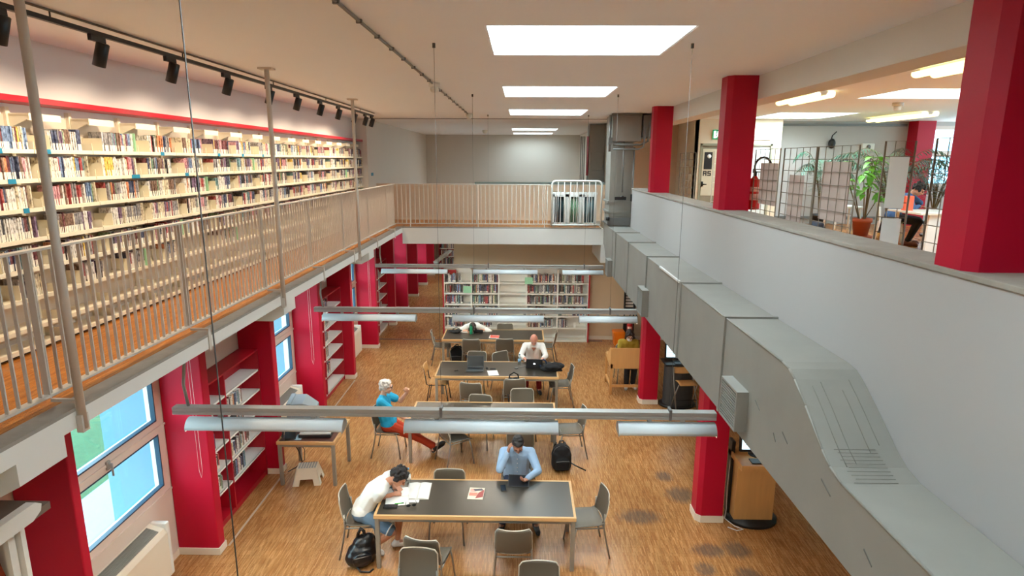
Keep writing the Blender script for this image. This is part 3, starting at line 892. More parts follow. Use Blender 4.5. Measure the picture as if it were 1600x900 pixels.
r = empty('smoke_detector', (-1.3, 21.5, CZ), 0, 'small detector on the far hall ceiling', 'detector', 'ceiling detectors')
MB().lathe([(.09, 0), (.09, -.05), (.05, -.12)], seg=16).build('base', M_SHELFW, r)

# ------------------------------------------------------------------ track and spotlights over the shelves
r = empty('lighting_track', (-3.33, 6, CZ), 0, 'black lighting track along the ceiling above the upper bookshelves', 'track')
MB().bx(-.018, .018, -8, 7.9, -.085, -.05, .003).build('bar', M_BLACK, r)
MB().tube([(.03, -8, -.012), (.03, 7.9, -.012)], .009).build('cable', mat('cable_grey', (96, 84, 70), .6), r)
for y in (-4, -1.5, .2, 2.4, 4.6, 6.8):
    MB().tube([(0, y, -.05), (0, y, 0)], .006, 6).build('hanger', M_BLACK, r)
def spotlight():
    r = empty('track_spotlight', (0, 0, 0), 0, None, 'spotlight', 'black track spotlights')
    MB().bx(-.016, .016, -.11, .06, -.05, -.004, .003).build('adapter', M_BLACK, r)
    MB().tube([(0, 0, -.05), (0, 0, -.11)], .012).build('yoke', M_BLACK, r)
    d = Vector((-.36, .05, -1)).normalized()
    c = Vector((0, 0, -.14))
    q = d.to_track_quat('Z', 'Y').to_matrix().to_4x4()
    h = MB().lathe([(.04, -.09), (.047, -.085), (.047, .09), (.043, .092), (.038, .06), (.005, .05)], c, 20, q)
    hd = h.build('head', M_BLACK, r)
    l = bpy.data.lights.new('shelf_spot', 'SPOT')
    l.energy = SPOT_W
    l.color = (1.0, .82, .6)
    l.spot_size = R(132)
    l.spot_blend = .55
    l.shadow_soft_size = .05
    lo = bpy.data.objects.new('lamp', l)
    COL.objects.link(lo)
    lo.parent = r
    lo.location = c + d * .11
    lo.rotation_euler = Vector((-.62, .05, -1)).to_track_quat('-Z', 'Y').to_euler()
    return r
sp = spotlight()
ORD = ['first', 'second', 'third', 'fourth', 'fifth', 'sixth', 'seventh', 'eighth', 'ninth', 'tenth', 'eleventh', 'twelfth', 'thirteenth', 'fourteenth', 'fifteenth', 'sixteenth', 'seventeenth', 'eighteenth', 'nineteenth', 'twentieth',
       'twenty-first', 'twenty-second', 'twenty-third', 'twenty-fourth', 'twenty-fifth', 'twenty-sixth', 'twenty-seventh', 'twenty-eighth', 'twenty-ninth', 'thirtieth']
for i, y in enumerate((4.05, 4.99, 5.99, 7.09, 8.25, 9.25, 10.3, 11.3, 12.35, 13.2, 13.76)):
    o = sp if i == 0 else copy_tree(sp)
    o.location = (-3.33, y, CZ - .08)
    if i == 0: o['label'] = 'black track spotlight cut by the left edge of the picture'
    elif i == 10: o['label'] = 'last black track spotlight, at the far end of the track'
    else: o['label'] = 'black track spotlight, %s whole one from the near end of the track' % ORD[i - 1]

# ------------------------------------------------------------------ books: collected first, built later
BOOKS = []
PAL = [('white', (216, 210, 202), 20), ('cream', (206, 192, 166), 10), ('grey', (140, 136, 138), 14), ('black', (42, 38, 42), 8), ('dark blue', (62, 70, 100), 8), ('blue', (108, 130, 164), 7), ('red', (160, 62, 62), 7),
       ('pink', (196, 142, 150), 8), ('purple', (112, 88, 116), 7), ('brown', (122, 94, 78), 9), ('orange', (196, 126, 84), 3), ('yellow', (220, 178, 80), 2), ('green', (112, 138, 108), 3), ('teal', (98, 134, 138), 4), ('dark red', (104, 46, 52), 6)]
PALD = [('black', (42, 38, 42), 14), ('dark red', (104, 46, 52), 9), ('grey', (140, 136, 138), 8), ('white', (216, 210, 202), 12), ('dark blue', (62, 70, 100), 8), ('brown', (122, 94, 78), 8), ('blue', (108, 130, 164), 5), ('teal', (98, 134, 138), 5), ('cream', (206, 192, 166), 8), ('orange', (196, 126, 84), 2), ('red', (160, 62, 62), 4), ('green', (112, 138, 108), 4)]
def bmat(name, rgb):
    m = bpy.data.materials.new(name)
    m.use_nodes = True
    nt = m.node_tree; b = nt.nodes['Principled BSDF']
    b.inputs['Roughness'].default_value = .5
    g = nt.nodes.new('ShaderNodeNewGeometry'); mp = nt.nodes.new('ShaderNodeMapping'); mp.inputs['Scale'].default_value = (70, 70, 34)
    nz = nt.nodes.new('ShaderNodeTexNoise'); nz.inputs['Scale'].default_value = 1; nz.inputs['Detail'].default_value = 3
    rp = nt.nodes.new('ShaderNodeValToRGB'); c = lin(rgb)
    rp.color_ramp.elements[0].position = .34; rp.color_ramp.elements[0].color = (*[v * .32 for v in c], 1)
    rp.color_ramp.elements[1].position = .66; rp.color_ramp.elements[1].color = (*[min(.8, v * 1.25 + .09) for v in c], 1)
    e = rp.color_ramp.elements.new(.47); e.color = (*c, 1)
    nt.links.new(g.outputs['Position'], mp.inputs[0]); nt.links.new(mp.outputs[0], nz.inputs['Vector']); nt.links.new(nz.outputs['Fac'], rp.inputs[0]); nt.links.new(rp.outputs[0], b.inputs['Base Color'])
    return m
BMAT = {}
for n, c, w in PAL + PALD:
    if n not in BMAT:
        BMAT[n] = bmat('book_' + n.replace(' ', '_'), c)
M_LABEL = mat('spine_label', (236, 230, 216), .6, var=.02)
def pick(pal):
    t = rnd.random() * sum(p[2] for p in pal)
    for n, c, w in pal:
        t -= w
        if t <= 0: return n
    return pal[0][0]
def book(x, y, z, th, d, h, axis, col, lab, where):
    """axis 'y': spines face +x, books side by side along y (front face at x); 'x': spines face -y."""
    BOOKS.append((x, y, z, th, d, h, axis, col, lab, where))

# ------------------------------------------------------------------ upper bookshelves
BAY = .715
SHY0 = 3.035
NB = 18
LV = [5.07, 4.828, 4.585, 4.335, 4.09, 3.845, 3.6, 3.44]     # shelf board tops
def bay(last=False):
    r = empty('library_shelf', (0, 0, 0), 0, None, 'bookshelf', 'upper bookshelf bays')
    MB().bx(.0, .012, 0, BAY, .1, 1.98).build('back_panel', mat('shelf_back', (206, 190, 172), .6, var=.03), r)
    MB().bx(.0, .04, -.02, .02, 0, 2.04).build('upright', M_SHELF, r)
    for i, z in enumerate(LV):
        zz = z - MZ
        s_ = MB().bx(.012, .215, .022, BAY - .022, zz - .012, zz).bx(.203, .218, .004, BAY - .004, zz - .032, zz + .003)
        s_.bx(.012, .2, .02, .024, zz - .012, zz + .07)
        if i == 7:
            s_.bx(.19, .2, .01, BAY - .01, .03, zz - .03)
        s_.build('shelf', M_SHELF, r)
    MB().bx(.012, .215, .0, .36, 1.965, 1.99).bx(.2, .215, .0, .36, 1.93, 1.99).prism([(.012, 1.86), (.215, 1.95), (.215, 1.98), (.012, 1.98)], 'y', .0, .012).build('top_tray', M_SHELF, r)
    MB().bx(.02, .17, .0, BAY, 0, .03).build('plinth', M_BLACK, r)
    return r
b0 = bay()
BAYORD = {}
UP = ['on the topmost shelf', 'on the second shelf down', 'on the third shelf down', 'on the fourth shelf down', 'on the fifth shelf down', 'on the sixth shelf down']
UPS = ['top shelf', 'second shelf down', 'third shelf down', 'fourth shelf down', 'fifth shelf down', 'sixth shelf down']
for k in range(NB):
    o = b0 if k == 0 else copy_tree(b0)
    o.location = (-4.35, SHY0 + k * BAY, MZ)
    if k < 2: o['label'] = ['cream bookshelf bay outside the picture, nearest the camera', 'cream bookshelf bay outside the picture on the left'][k]
    else: o['label'] = 'cream upper bookshelf bay, %s from the left edge of the picture' % ORD[k - 2]
r = empty('shelf_end_panel', (-4.24, SHY0 + NB * BAY + .02, MZ), 0, 'red end panel closing the upper bookshelves at the far end', 'end panel')
MB().bx(-.11, .13, -.018, .018, 0, 2.12).build('panel', M_REDSHELF, r)
r = empty('canopy_board', (-4.22, 9.5, MZ + 2.07), 0, 'long red board capping the upper bookshelves', 'canopy board')
MB().bx(-.125, .115, -6.5, 6.41, 0, .05, .004).build('board', M_REDSHELF, r)

def bookend():
    r = empty('bookend', (0, 0, 0), 0, None, 'bookend', 'beige bookends of the upper shelves')
    MB().bx(0, .19, -.0015, .0015, 0, .125).build('plate', M_SHELF, r)
    MB().bx(0, .19, .0015, .09, 0, .003).build('foot', M_SHELF, r)
    return r
be = bookend(); be_used = False
M_SIGN = mat('shelf_sign_blue', (32, 132, 168), .5, var=.03)
TAGN = 0
for k in range(NB):
    y0 = SHY0 + k * BAY
    if y0 + BAY < 4.1: continue
    bn = ORD[max(0, k - 2)]
    for lv in range(6):
        z = LV[lv] + .0005
        top = LV[lv - 1] - .035 if lv else LV[0] + .27
        if lv == 5 and not (k <= 4 or rnd.random() < .25):
            continue
        gap = rnd.uniform(.1, .22)
        if lv == 5: gap = rnd.uniform(.2, .35)
        ye = y0 + gap
        o = be if not be_used else copy_tree(be)
        be_used = True
        o.location = (-4.335, ye, z)
        o['label'] = 'beige bookend plate, %s, %s bay from the left of the upper shelves' % (UPS[lv], bn)
        y = ye + .012
        col = pick(PAL); run = 0; idx = 0
        end = y0 + BAY - rnd.choice([.03, .03, .05, .1])
        H = rnd.uniform(.168, .188)
        while True:
            if run <= 0:
                col = pick(PAL); run = rnd.choice([1, 1, 1, 1, 2, 2, 3, 6]); H = rnd.uniform(.165, .19); TH = rnd.uniform(.011, .018)
            th = TH * rnd.uniform(.9, 1.1)
            if y + th > end: break
            idx += 1
            hh = min(H * rnd.uniform(.99, 1.01), top - z - .005)
            book(-4.155 + rnd.uniform(-.012, .006), y, z, th, .128, hh, 'y', col, rnd.random() < .86, ('U', idx, lv, k))
            y += th + .0012; run -= 1
            if rnd.random() < .04: y += .02
        if rnd.random() < .35:
            th = .012
            if y + th < y0 + BAY - .02:
                book(-4.13, y, z, th, .15, .19 if top - z > .2 else top - z - .006, 'y', rnd.choice(['mint', 'mint', 'cream']), False, ('UD', idx, lv, k))
BMAT['mint'] = mat('divider_mint', (152, 204, 160), .5, var=.03)
for i, (k, lv, f, w_) in enumerate(((2, 0, .4, .1), (3, 0, .08, .12), (2, 1, .55, .08), (2, 2, .7, .06), (3, 1, .0, 0), (4, 1, .75, .14), (5, 0, .55, .07), (6, 1, .2, .08), (7, 0, .4, .07), (8, 0, .4, .07), (9, 0, .4, .06))):
    if w_ == 0: continue
    o = MB().bx(0, .002, 0, w_, -.034, .006).build('shelf_sign', M_SIGN)
    o.location = (-4.129, SHY0 + (k + f) * BAY, LV[lv])
    tag(o, 'small blue sign on the edge of the %s, %s bay from the left' % (UPS[lv], ORD[k - 2]), 'sign', 'blue shelf signs')
o = MB().bx(0, .004, 0, .25, -.04, .04).build('wall_sign', M_SIGN)
o.location = (-3.999, 16.2, 4.62)
tag(o, 'small blue sign on the grey wall just past the upper shelves', 'sign')
# ------------------------------------------------------------------ red bookcases between the fins
def bookcase(name, y0, y1, top, shelves, label, div=None, books=(), white=False):
    r = empty(name, (-4.39, y0, 0), 0, label, 'bookcase')
    D = .3; Wd = y1 - y0
    m = M_SHELFW if white else M_REDSHELF
    MB().bx(0, .012, 0, Wd, 0, top).build('back_panel', M_REDSHELF, r)
    MB().bx(0, D, 0, .025, 0, top).build('side_panel', M_REDSHELF, r)
    MB().bx(0, D, Wd - .025, Wd, 0, top).build('side_panel', M_REDSHELF, r)
    MB().bx(0, D, .025, Wd - .025, top - .025, top).build('top_panel', M_REDSHELF, r)
    MB().bx(0, D - .02, .025, Wd - .025, .0, .08).build('plinth', m, r)
    secs = [(.025, Wd - .025)]
    if div:
        MB().bx(.012, D, div - .012, div + .012, .08, top - .025).build('divider', M_REDSHELF, r)
        secs = [(.025, div - .012), (div + .012, Wd - .025)]
    for si, zs in enumerate(shelves):
        a, b = secs[min(si, len(secs) - 1)]
        for z in zs:
            MB().bx(.012, D - .01, a, b, z - .02, z).bx(D - .022, D - .008, a, b, z - .03, z).build('shelf', M_SHELFW, r)
    zs_all = shelves
    for (si, z, fa, fb, hmax) in books:
        a, b = secs[min(si, len(secs) - 1)]
        y = y0 + a + (b - a) * fa
        idx = 0
        while y < y0 + a + (b - a) * fb:
            th = rnd.uniform(.018, .035); idx += 1
            book(-4.39 + D - .05, y, z + .001, th, .16, rnd.uniform(.18, hmax), 'y', pick(PALD if rnd.random() < .7 else PAL), rnd.random() < .3, ('C', idx, sorted(zs_all[min(si, len(secs) - 1)], reverse=True).index(z), label, si))
            y += th + .002
    return r
bookcase('red_bookcase', 7.04, 8.92, 2.12, [[1.8, 1.48, 1.15, .83, .51], [1.8, 1.48, 1.15, .81, .48]], 'nearest red bookcase with cream shelves, between two red fins', .79,
         [(1, 1.48, .12, .5, .24), (1, 1.15, .3, .5, .2), (1, .81, .12, .62, .26), (1, .48, .1, .45, .26), (0, 1.48, .5, .62, .24), (0, .51, .6, .72, .24), (0, .83, .55, .66, .24), (0, 1.15, .5, .62, .22)])
bookcase('red_bookcase', 11.32, 13.29, 2.2, [[1.86, 1.52, 1.18, .87, .5, .12], [1.86, 1.52, 1.18, .87, .5, .12]], 'second red bookcase, beyond the old monitor', .72,
         [(1, 1.52, .02, .4, .27), (1, 1.86, .02, .35, .26), (1, 1.18, .02, .3, .25), (1, .87, .1, .28, .25), (1, .5, .03, .3, .26)])
bookcase('white_bookcase', 15.83, 17.97, 2.1, [[1.68, 1.36, 1.03, .68, .35, .1], [1.68, 1.36, 1.03, .68, .35, .1]], 'bookcase of white shelves past the slit window', 1.0,
         [(1, 1.68, .1, .3, .24), (0, 1.36, .6, .9, .24), (1, 1.36, .1, .4, .24), (1, 1.03, .05, .3, .24), (0, 1.03, .5, .8, .24), (1, .68, .2, .5, .24)], True)
r = bookcase('far_bookcase', 0, 1.2, 2.6, [[2.2, 1.85, 1.5, 1.15, .8, .45], [1.5, 1.15, .8]][:1], 'dark full bookcase against the far lower wall')
r.location = (-3.7, 26.98, 0); r.rotation_euler = (0, 0, -PI / 2)
for z in (1.5, 1.15, .8, .45):
    x = -3.6; idx = 0
    while x < -2.6:
        th = rnd.uniform(.03, .05); idx += 1
        book(x, 26.7, z + .001, th, .16, rnd.uniform(.22, .28), 'x', pick(PALD), False, ('F', idx, z, 'far'))
        x += th + .002

# ------------------------------------------------------------------ back bookshelves of the hall
BX = [-2.15, -1.39, -.63, .14, 1.0, 1.85]
BZ = [1.69, 1.39, 1.08, .75, .41, .04]
BYF = 16.36
BL = ['white low bookshelf unit at the left end of the back row', 'white low bookshelf unit, second from the left of the back row', 'empty white bookshelf unit in the middle of the back row', 'white bookshelf unit, second from the right of the back row', 'white bookshelf unit at the right end of the back row']
for i in range(5):
    a, b = BX[i], BX[i + 1]
    w = b - a
    r = empty('white_bookshelf', (a, BYF, 0), 0, BL[i], 'bookshelf')
    MB().bx(0, w, .28, .295, .05, 2.08).build('back_panel', M_SHELFW, r)
    MB().bx(0, .02, .0, .295, 0, 2.06).bx(w - .02, w, .0, .295, 0, 2.06).build('upright', M_SHELFW, r)
    for z in BZ:
        MB().bx(.02, w - .02, .0, .28, z - .02, z).bx(.0, w, -.006, .01, z - .035, z + .004).build('shelf', M_SHELFW, r)
    MB().bx(.0, w, .03, .28, .0, .025).build('plinth', M_BLACK, r)
    fills = {0: [(.03, .62), (.06, .97), (.03, .66), (.03, .5), (.03, .97)], 1: [(.02, .95), (.04, .96), (.02, .85), (.02, .95), (.02, .7)], 2: [], 3: [(.08, .97), (.0, .97), (0, .97), (0, .6), (0, .85)], 4: [(.05, .82), (.05, .8), (.02, .8), (.1, .95), (.0, .35)]}[i]
    for lv, (fa, fb) in enumerate(fills):
        x = a + w * fa + .02; idx = 0
        while x < a + w * fb:
            th = rnd.uniform(.018, .04); idx += 1
            if x + th > b - .02: break
            book(x, BYF + .06, BZ[lv] + .001, th, .17, rnd.uniform(.19, .255), 'x', pick(PALD), rnd.random() < .55, ('B', idx, lv, i))
            x += th + .002
            if rnd.random() < .05: x += .07
for x, l in ((-2.17, 'red side panel at the left end of the back shelves'), (1.87, 'red side panel at the right end of the back shelves')):
    r = empty('shelf_end_panel', (x, BYF + .13, 0), 0, l, 'end panel')
    MB().bx(-.018, .018, -.15, .165, 0, 2.12).build('panel', M_REDSHELF, r)
r = empty('display_card', (-1.98, BYF + .22, BZ[0]), 0, 'red display card standing on the top back shelf', 'card')
MB().bx(-.14, .16, 0, .01, 0, .32).build('card', mat('card_red', (188, 40, 40), .5), r)
MB().tube([(-.14, 0, .0), (-.14, 0, .32), (.16, 0, .32), (.16, 0, 0)], .006).build('border', M_PAPER, r)
for x, z, l in ((-1.5, 1.42, 'pale green sign hanging on the left part of the back shelves'), (.2, 1.68, 'pale green sign at the top right part of the back shelves')):
    o = MB().bx(-.11, .11, 0, .004, 0, .19, 0).build('shelf_sign', mat('sign_mint', (150, 206, 170), .55))
    o.location = (x, BYF - .014, z - .02)
    tag(o, l, 'sign')
o = MB().bx(-.03, .03, 0, .02, 0, .13).build('shelf_divider', M_PAPER); o.location = (1.5, BYF + .1, BZ[4] + .001)
tag(o, 'small white card standing at the right end of the back shelves', 'card')

# ------------------------------------------------------------------ tables
def table(x0, x1, y0, y1, label, name='reading_table', top=.74, m_top=None):
    cx, cy = (x0 + x1) / 2, (y0 + y1) / 2
    a, b = (x1 - x0) / 2, (y1 - y0) / 2
    r = empty(name, (cx, cy, 0), 0, label, 'table')
    MB().bx(-a + .03, a - .03, -b + .03, b - .03, top - .03, top).build('tabletop', m_top or M_TABLETOP, r)
    MB().bx(-a, a, -b, -b + .03, top - .045, top + .002).bx(-a, a, b - .03, b, top - .045, top + .002).bx(-a, -a + .03, -b + .03, b - .03, top - .045, top + .002).bx(a - .03, a, -b + .03, b - .03, top - .045, top + .002).build('edge_frame', M_OAK, r)
    MB().bx(-a + .05, a - .05, -b + .03, -b + .055, top - .095, top - .045).bx(-a + .05, a - .05, b - .055, b - .03, top - .095, top - .045).bx(-a + .03, -a + .055, -b + .05, b - .05, top - .095, top - .045).bx(a - .055, a - .03, -b + .05, b - .05, top - .095, top - .045).build('apron', M_TLEG, r)
    for sx in (-1, 1):
        for sy in (-1, 1):
            MB().bx(sx * (a - .035) - .025, sx * (a - .035) + .025, sy * (b - .035) - .025, sy * (b - .035) + .025, 0, top - .045, .003).build('leg', M_TLEG, r)
    return r
T1 = (-1.79, .69, 6.63, 7.52); T2 = (-1.88, .61, 9.32, 10.22); T3 = (-1.74, .76, 11.52, 12.47); T4 = (-1.93, .56, 14.06, 14.98)
table(*T1, 'nearest reading table, where the young man in white writes')
table(*T2, 'second reading table, half hidden by the near pendant lamp')
table(*T3, 'third reading table, with two laptops on it')
table(*T4, 'farthest reading table, in front of the back bookshelves')
table(-3.76, -2.86, 8.56, 9.42, 'small table beside the red fin, carrying the old monitor and scanner', 'monitor_table', .74, mat('table_brown', (92, 62, 54), .32, var=.06, scale=3))

# ------------------------------------------------------------------ chairs
def chair_proto(shell, name='stacking_chair'):
    r = empty(name, (0, 0, 0), 0, None, 'chair')
    def seat(u, v):
        x = -.225 + .45 * u; y = -.19 + .41 * v
        ax = abs(2 * u - 1)
        w = 1 - .1 * max(0, (v - .75) / .25) ** 2 - .05 * (1 - v)
        z = .448 + .018 * ax ** 3 - .012 * (1 - ax ** 2) + (-.028 * ((v - .8) / .2) ** 2 if v > .8 else 0) + (.035 * ((.18 - v) / .18) ** 2 if v < .18 else 0)
        return (x * w, y, z)
    MB().sheet(seat, 10, 12, .012).build('seat', shell, r)
    def bk(u, v):
        t = v
        ax = 2 * u - 1
        half = .222 - .012 * t
        if t > .72: half -= .03 * max(0, (t - .86) / .14) ** 2.5
        if t < .15: half -= .03 * ((.15 - t) / .15) ** 2
        x = ax * half
        y = -.205 - .075 * t + .036 * abs(ax) ** 2.2 - .015 * math.sin(PI * t)
        z = .485 + .345 * t + .006 * abs(ax) ** 2 * t
        return (x, y, z)
    MB().sheet(bk, 12, 12, .011).build('backrest', shell, r)
    e = [bk(0, v / 8) for v in range(1, 9)] + [bk(u / 10, 1) for u in range(1, 10)] + [bk(1, v / 8) for v in range(8, 0, -1)]
    tag(MB().tube(e, .0075, 6).build('edge_trim', M_TRIM, r), 'pale rim of the backrest')
    MB().tube([bk(u / 10, 0) for u in range(1, 10)], .008, 6).build('lower_rim', M_TRIM, r)
    for s in (-1, 1):
        MB().tube([(s * .2, .17, .435), (s * .215, .2, .3), (s * .235, .235, .0)], .0115, 8).build('leg', M_CHROME, r)
        MB().tube([(s * .212, -.19, .62), (s * .215, -.185, .43), (s * .222, -.215, .25), (s * .235, -.27, .0)], .0115, 8).build('leg', M_CHROME, r)
    MB().tube([(-.2, .17, .43), (.2, .17, .43)], .01).tube([(-.215, -.185, .43), (.215, -.185, .43)], .01).tube([(-.2, .17, .43), (-.215, -.185, .43)], .01).tube([(.2, .17, .43), (.215, -.185, .43)], .01).build('seat_frame', M_CHROME, r)
    return r
M_TRIM = mat('chair_trim', (196, 190, 176), .35, metal=.3, var=.03)
ch = chair_proto(M_CHAIR)
ch['group'] = 'grey plastic chairs of the reading tables'
CH_USED = [False]
def chair(x, y, deg, label):
    """deg: direction the sitter looks, counter-clockwise from +x"""
    o = copy_tree(ch) if CH_USED[0] else ch
    CH_USED[0] = True
    o.location = (x, y, 0); o.rotation_euler = (0, 0, R(deg - 90))
    o['label'] = label
    return o
chair(.86, 7.1, 180 + 8, 'empty grey chair at the right end of the nearest table')
chair(-.07, 6.5, 90, 'empty grey chair with its back to the camera at the middle of the nearest table')
chair(-1.06, 6.3, 90 - 12, 'grey chair seen from behind near the black bag, left front of the nearest table')
chair(-1.12, 5.62, -90 - 4, 'grey chair facing the camera at the bottom edge, left of the middle')
chair(.21, 5.43, -90, 'grey chair facing the camera at the bottom edge of the picture, right one')
chair(-.97, 7.36, -90, 'empty grey chair tucked under the far side of the nearest table')
chair(-.05, 7.96, -90, 'grey chair under the man in the blue shirt')
chair(-2.04, 7.05, 4, 'grey chair under the young man in the white t-shirt')
chair(-2.27, 9.7, -2, 'grey chair under the white-haired man in turquoise')
chair(-1.1, 9.42, 32, 'grey chair turned sideways beside the outstretched feet of the white-haired man')
chair(0, 9.13, 90, 'empty grey chair behind the man in the blue shirt')
chair(.86, 9.75, 180 + 6, 'empty grey chair at the right end of the second table, behind the black backpack')
chair(-.93, 11.18, 90 - 8, 'empty grey chair in front of the third table, below the open laptop')
chair(-.14, 11.42, 90 + 6, 'grey chair in front of the third table with a black bag on its seat')
chair(-.77, 10.08, -90 - 10, 'pale-looking chair behind the second table, left one')
chair(.04, 10.4, -90 + 3, 'pale-looking chair behind the second table, right one')
chair(.82, 11.93, 180 + 3, 'grey chair at the right end of the third table, under the black jacket')
chair(-1.0, 12.62, -90 - 5, 'grey chair behind the third table, beyond the open laptop')
chair(-.32, 12.66, -90 + 38, 'shiny turned chair behind the third table, left of the bald man')
chair(.28, 12.98, -90, 'grey chair under the bald man in the white shirt')
chair(-1.19, 14.05, 90, 'empty grey chair in front of the farthest table, left one')
chair(-.39, 14.12, 90, 'empty grey chair in front of the farthest table, right one')
chair(-1.98, 14.5, 8, 'grey chair at the left end of the farthest table')
chair(.62, 14.55, 180 - 8, 'grey chair at the right end of the farthest table')
chair(-.42, 15.0, -90, 'empty grey chair behind the farthest table')
chair(-1.22, 15.28, -90, 'grey chair under the woman bent over the farthest table')

# wooden-seat chair at the left end of the third table
r = empty('wooden_chair', (-1.72, 12.0, 0), R(-90), 'chair with orange wooden seat and black frame, left end of the third table', 'chair')
MB().sheet(lambda u, v: (-.2 + .4 * u, -.19 + .39 * v, .455 + .01 * abs(2 * u - 1) ** 2 - (.02 * ((v - .8) / .2) ** 2 if v > .8 else 0)), 8, 8, .012).build('seat', M_BEECH, r)
MB().sheet(lambda u, v: (-.2 + .4 * u, -.27 - .04 * v + .03 * abs(2 * u - 1) ** 2, .64 + .19 * v), 8, 5, .012).build('backrest', M_BEECH, r)
for s in (-1, 1):
    MB().tube([(s * .19, .16, .44), (s * .2, .22, 0)], .011).build('leg', M_BLACK, r)
    MB().tube([(s * .19, -.28, .8), (s * .19, -.23, .46), (s * .19, -.17, .42), (s * .21, -.24, 0)], .011).build('leg', M_BLACK, r)
MB().tube([(-.19, .16, .43), (.19, .16, .43), (.19, -.17, .43), (-.19, -.17, .43)], .01, closed=True).build('seat_frame', M_BLACK, r)

# ------------------------------------------------------------------ things on the nearest table
TZ = .7425
def sheet_obj(name, c, w, d, ang, th, m, label, cat, z=TZ):
    o = MB().bx(-w / 2, w / 2, -d / 2, d / 2, 0, th).build(name, m)
    o.location = (c[0], c[1], z); o.rotation_euler = (0, 0, R(ang))
    return tag(o, label, cat)
def open_book(c, w, d, ang, label, z=TZ, m=None):
    r = empty('open_notebook', (c[0], c[1], z), R(ang), label, 'notebook')
    def pg(s):
        return lambda u, v: (s * (w / 2) * u, -d / 2 + d * v, .004 + .012 * math.sin(PI * min(1, u * 1.15)) * (1 - .55 * u) + .001)
    MB().sheet(pg(-1), 8, 2, .002).build('page', m or M_PAPER, r)
    MB().sheet(pg(1), 8, 2, .002).build('page', m or M_PAPER, r)
    MB().bx(-w / 2 - .004, w / 2 + .004, -d / 2 - .004, d / 2 + .004, 0, .003).build('cover', mat('notebook_cover', (206, 204, 196), .6), r)
    return r
open_book((-1.58, 7.06), .42, .29, 100, 'open white notebook the young man writes in')
open_book((-1.33, 7.2), .30, .40, 2, 'open book lying flat beside the notebook on the nearest table')
sheet_obj('note_card', (-1.35, 6.97), .13, .08, 2, .002, M_PAPER, 'small white card in front of the open book', 'card')
r = empty('pencil_case', (-1.62, 6.83, TZ), R(4), 'dark flat phone case near the table corner by the notebook', 'case')
MB().bx(-.09, .09, -.04, .04, 0, .012, .005).build('body', M_BLACK, r)
MB().bx(-.08, .08, -.03, .03, .012, .0135).build('screen', mat('screen_dark', (26, 32, 40), .12), r)
r = empty('highlighter', (-1.53, 6.89, TZ + .009), R(12), 'green highlighter pen beside the notebook', 'pen')
MB().tube([(-.05, 0, 0), (.035, 0, 0)], .008).build('body', mat('marker_green', (60, 170, 60), .4), r)
MB().tube([(.035, 0, 0), (.06, 0, 0), (.065, 0, 0)], [.0085, .0085, .005]).build('cap', mat('marker_green_dark', (30, 110, 44), .4), r)
r = empty('sunglasses', (-1.36, 6.83, TZ), R(14), 'black sunglasses lying near the front edge of the nearest table', 'sunglasses')
MB().ball((-.035, 0, .022), (.028, .006, .02), seg=12).ball((.035, 0, .022), (.028, .006, .02), seg=12).tube([(-.012, 0, .028), (.012, 0, .028)], .004).build('lens', M_BLACK, r)
MB().tube([(-.064, 0, .03), (-.067, .06, .025), (-.06, .12, .008)], .003).build('temple', M_BLACK, r)
MB().tube([(.064, 0, .03), (.067, .06, .025), (.06, .12, .008)], .003).build('temple', M_BLACK, r)
def bottle(x, y, h, rad, m, label, capm, lab=None, z=TZ):
    r = empty('water_bottle', (x, y, z), 0, label, 'bottle')
    MB().lathe([(rad * .85, 0), (rad, .01), (rad, h * .62), (rad * .92, h * .7), (rad * .5, h * .85), (rad * .38, h * .9), (rad * .38, h * .94)], seg=16).build('body', m, r)
    MB().lathe([(rad * .45, h * .92), (rad * .45, h), (rad * .4, h)], seg=12).build('cap', capm, r)
    if lab:
        MB().lathe([(rad * 1.01, h * .3), (rad * 1.01, h * .55)], seg=16).build('bottle_label', lab, r)
bottle(-1.5, 7.4, .22, .034, M_GLASSC, 'clear plastic bottle standing behind the open books on the nearest table', mat('cap_blue', (70, 140, 190), .4), M_PAPER)
r = empty('leaflet', (-.57, 7.16, TZ), R(-3), 'colourful folded leaflet in the middle of the nearest table', 'leaflet')
MB().bx(-.1, .1, -.14, .14, 0, .003).build('sheet', mat('leaflet_cream', (232, 214, 194), .45), r)
p = MB().bx(-.09, .02, -.06, .02, .003, .0034)
p.build('picture', mat('leaflet_pink', (214, 130, 112), .5, var=.3, scale=20), r)
MB().prism([(0, -.12), (.095, -.08), (.095, .1), (.03, .02)], 'z', .003, .0036).build('picture', mat('leaflet_redbrown', (150, 46, 42), .5, var=.3, scale=25), r)
MB().prism([(-.02, .05), (.09, .08), (.06, .125), (-.05, .1)], 'z', .003, .0035).build('picture', mat('leaflet_dark', (60, 58, 70), .5, var=.3, scale=25), r)
for i in range(3):
    MB().bx(-.085, -.02, .045 + i * .025, .058 + i * .025, .003, .0033).build('printed_line', mat('print_red', (196, 90, 84), .6), r)
r = empty('smartphone', (-.22, 7.3, TZ), R(8), 'black phone lying left of the tablet on the nearest table', 'phone')
MB().bx(-.037, .037, -.075, .075, 0, .009, .004).build('body', M_BLACK, r)
MB().bx(-.033, .033, -.068, .068, .009, .0097).build('screen', mat('screen_dark', (26, 32, 40), .12), r)
r = empty('tablet', (-.02, 7.33, TZ), R(-2), 'black tablet held on the nearest table by the man in the blue shirt', 'tablet')
Mt = Matrix.Rotation(R(-24), 4, 'X')
MB().bx(-.14, .14, -.0, .19, .0, .009, .003, Mt @ Matrix.Rotation(R(50), 4, 'X')).build('body', M_BLACK, r)
MB().bx(-.13, .13, .01, .18, .0092, .0098, 0, Mt @ Matrix.Rotation(R(50), 4, 'X')).build('screen', mat('screen_dark', (26, 32, 40), .12), r)

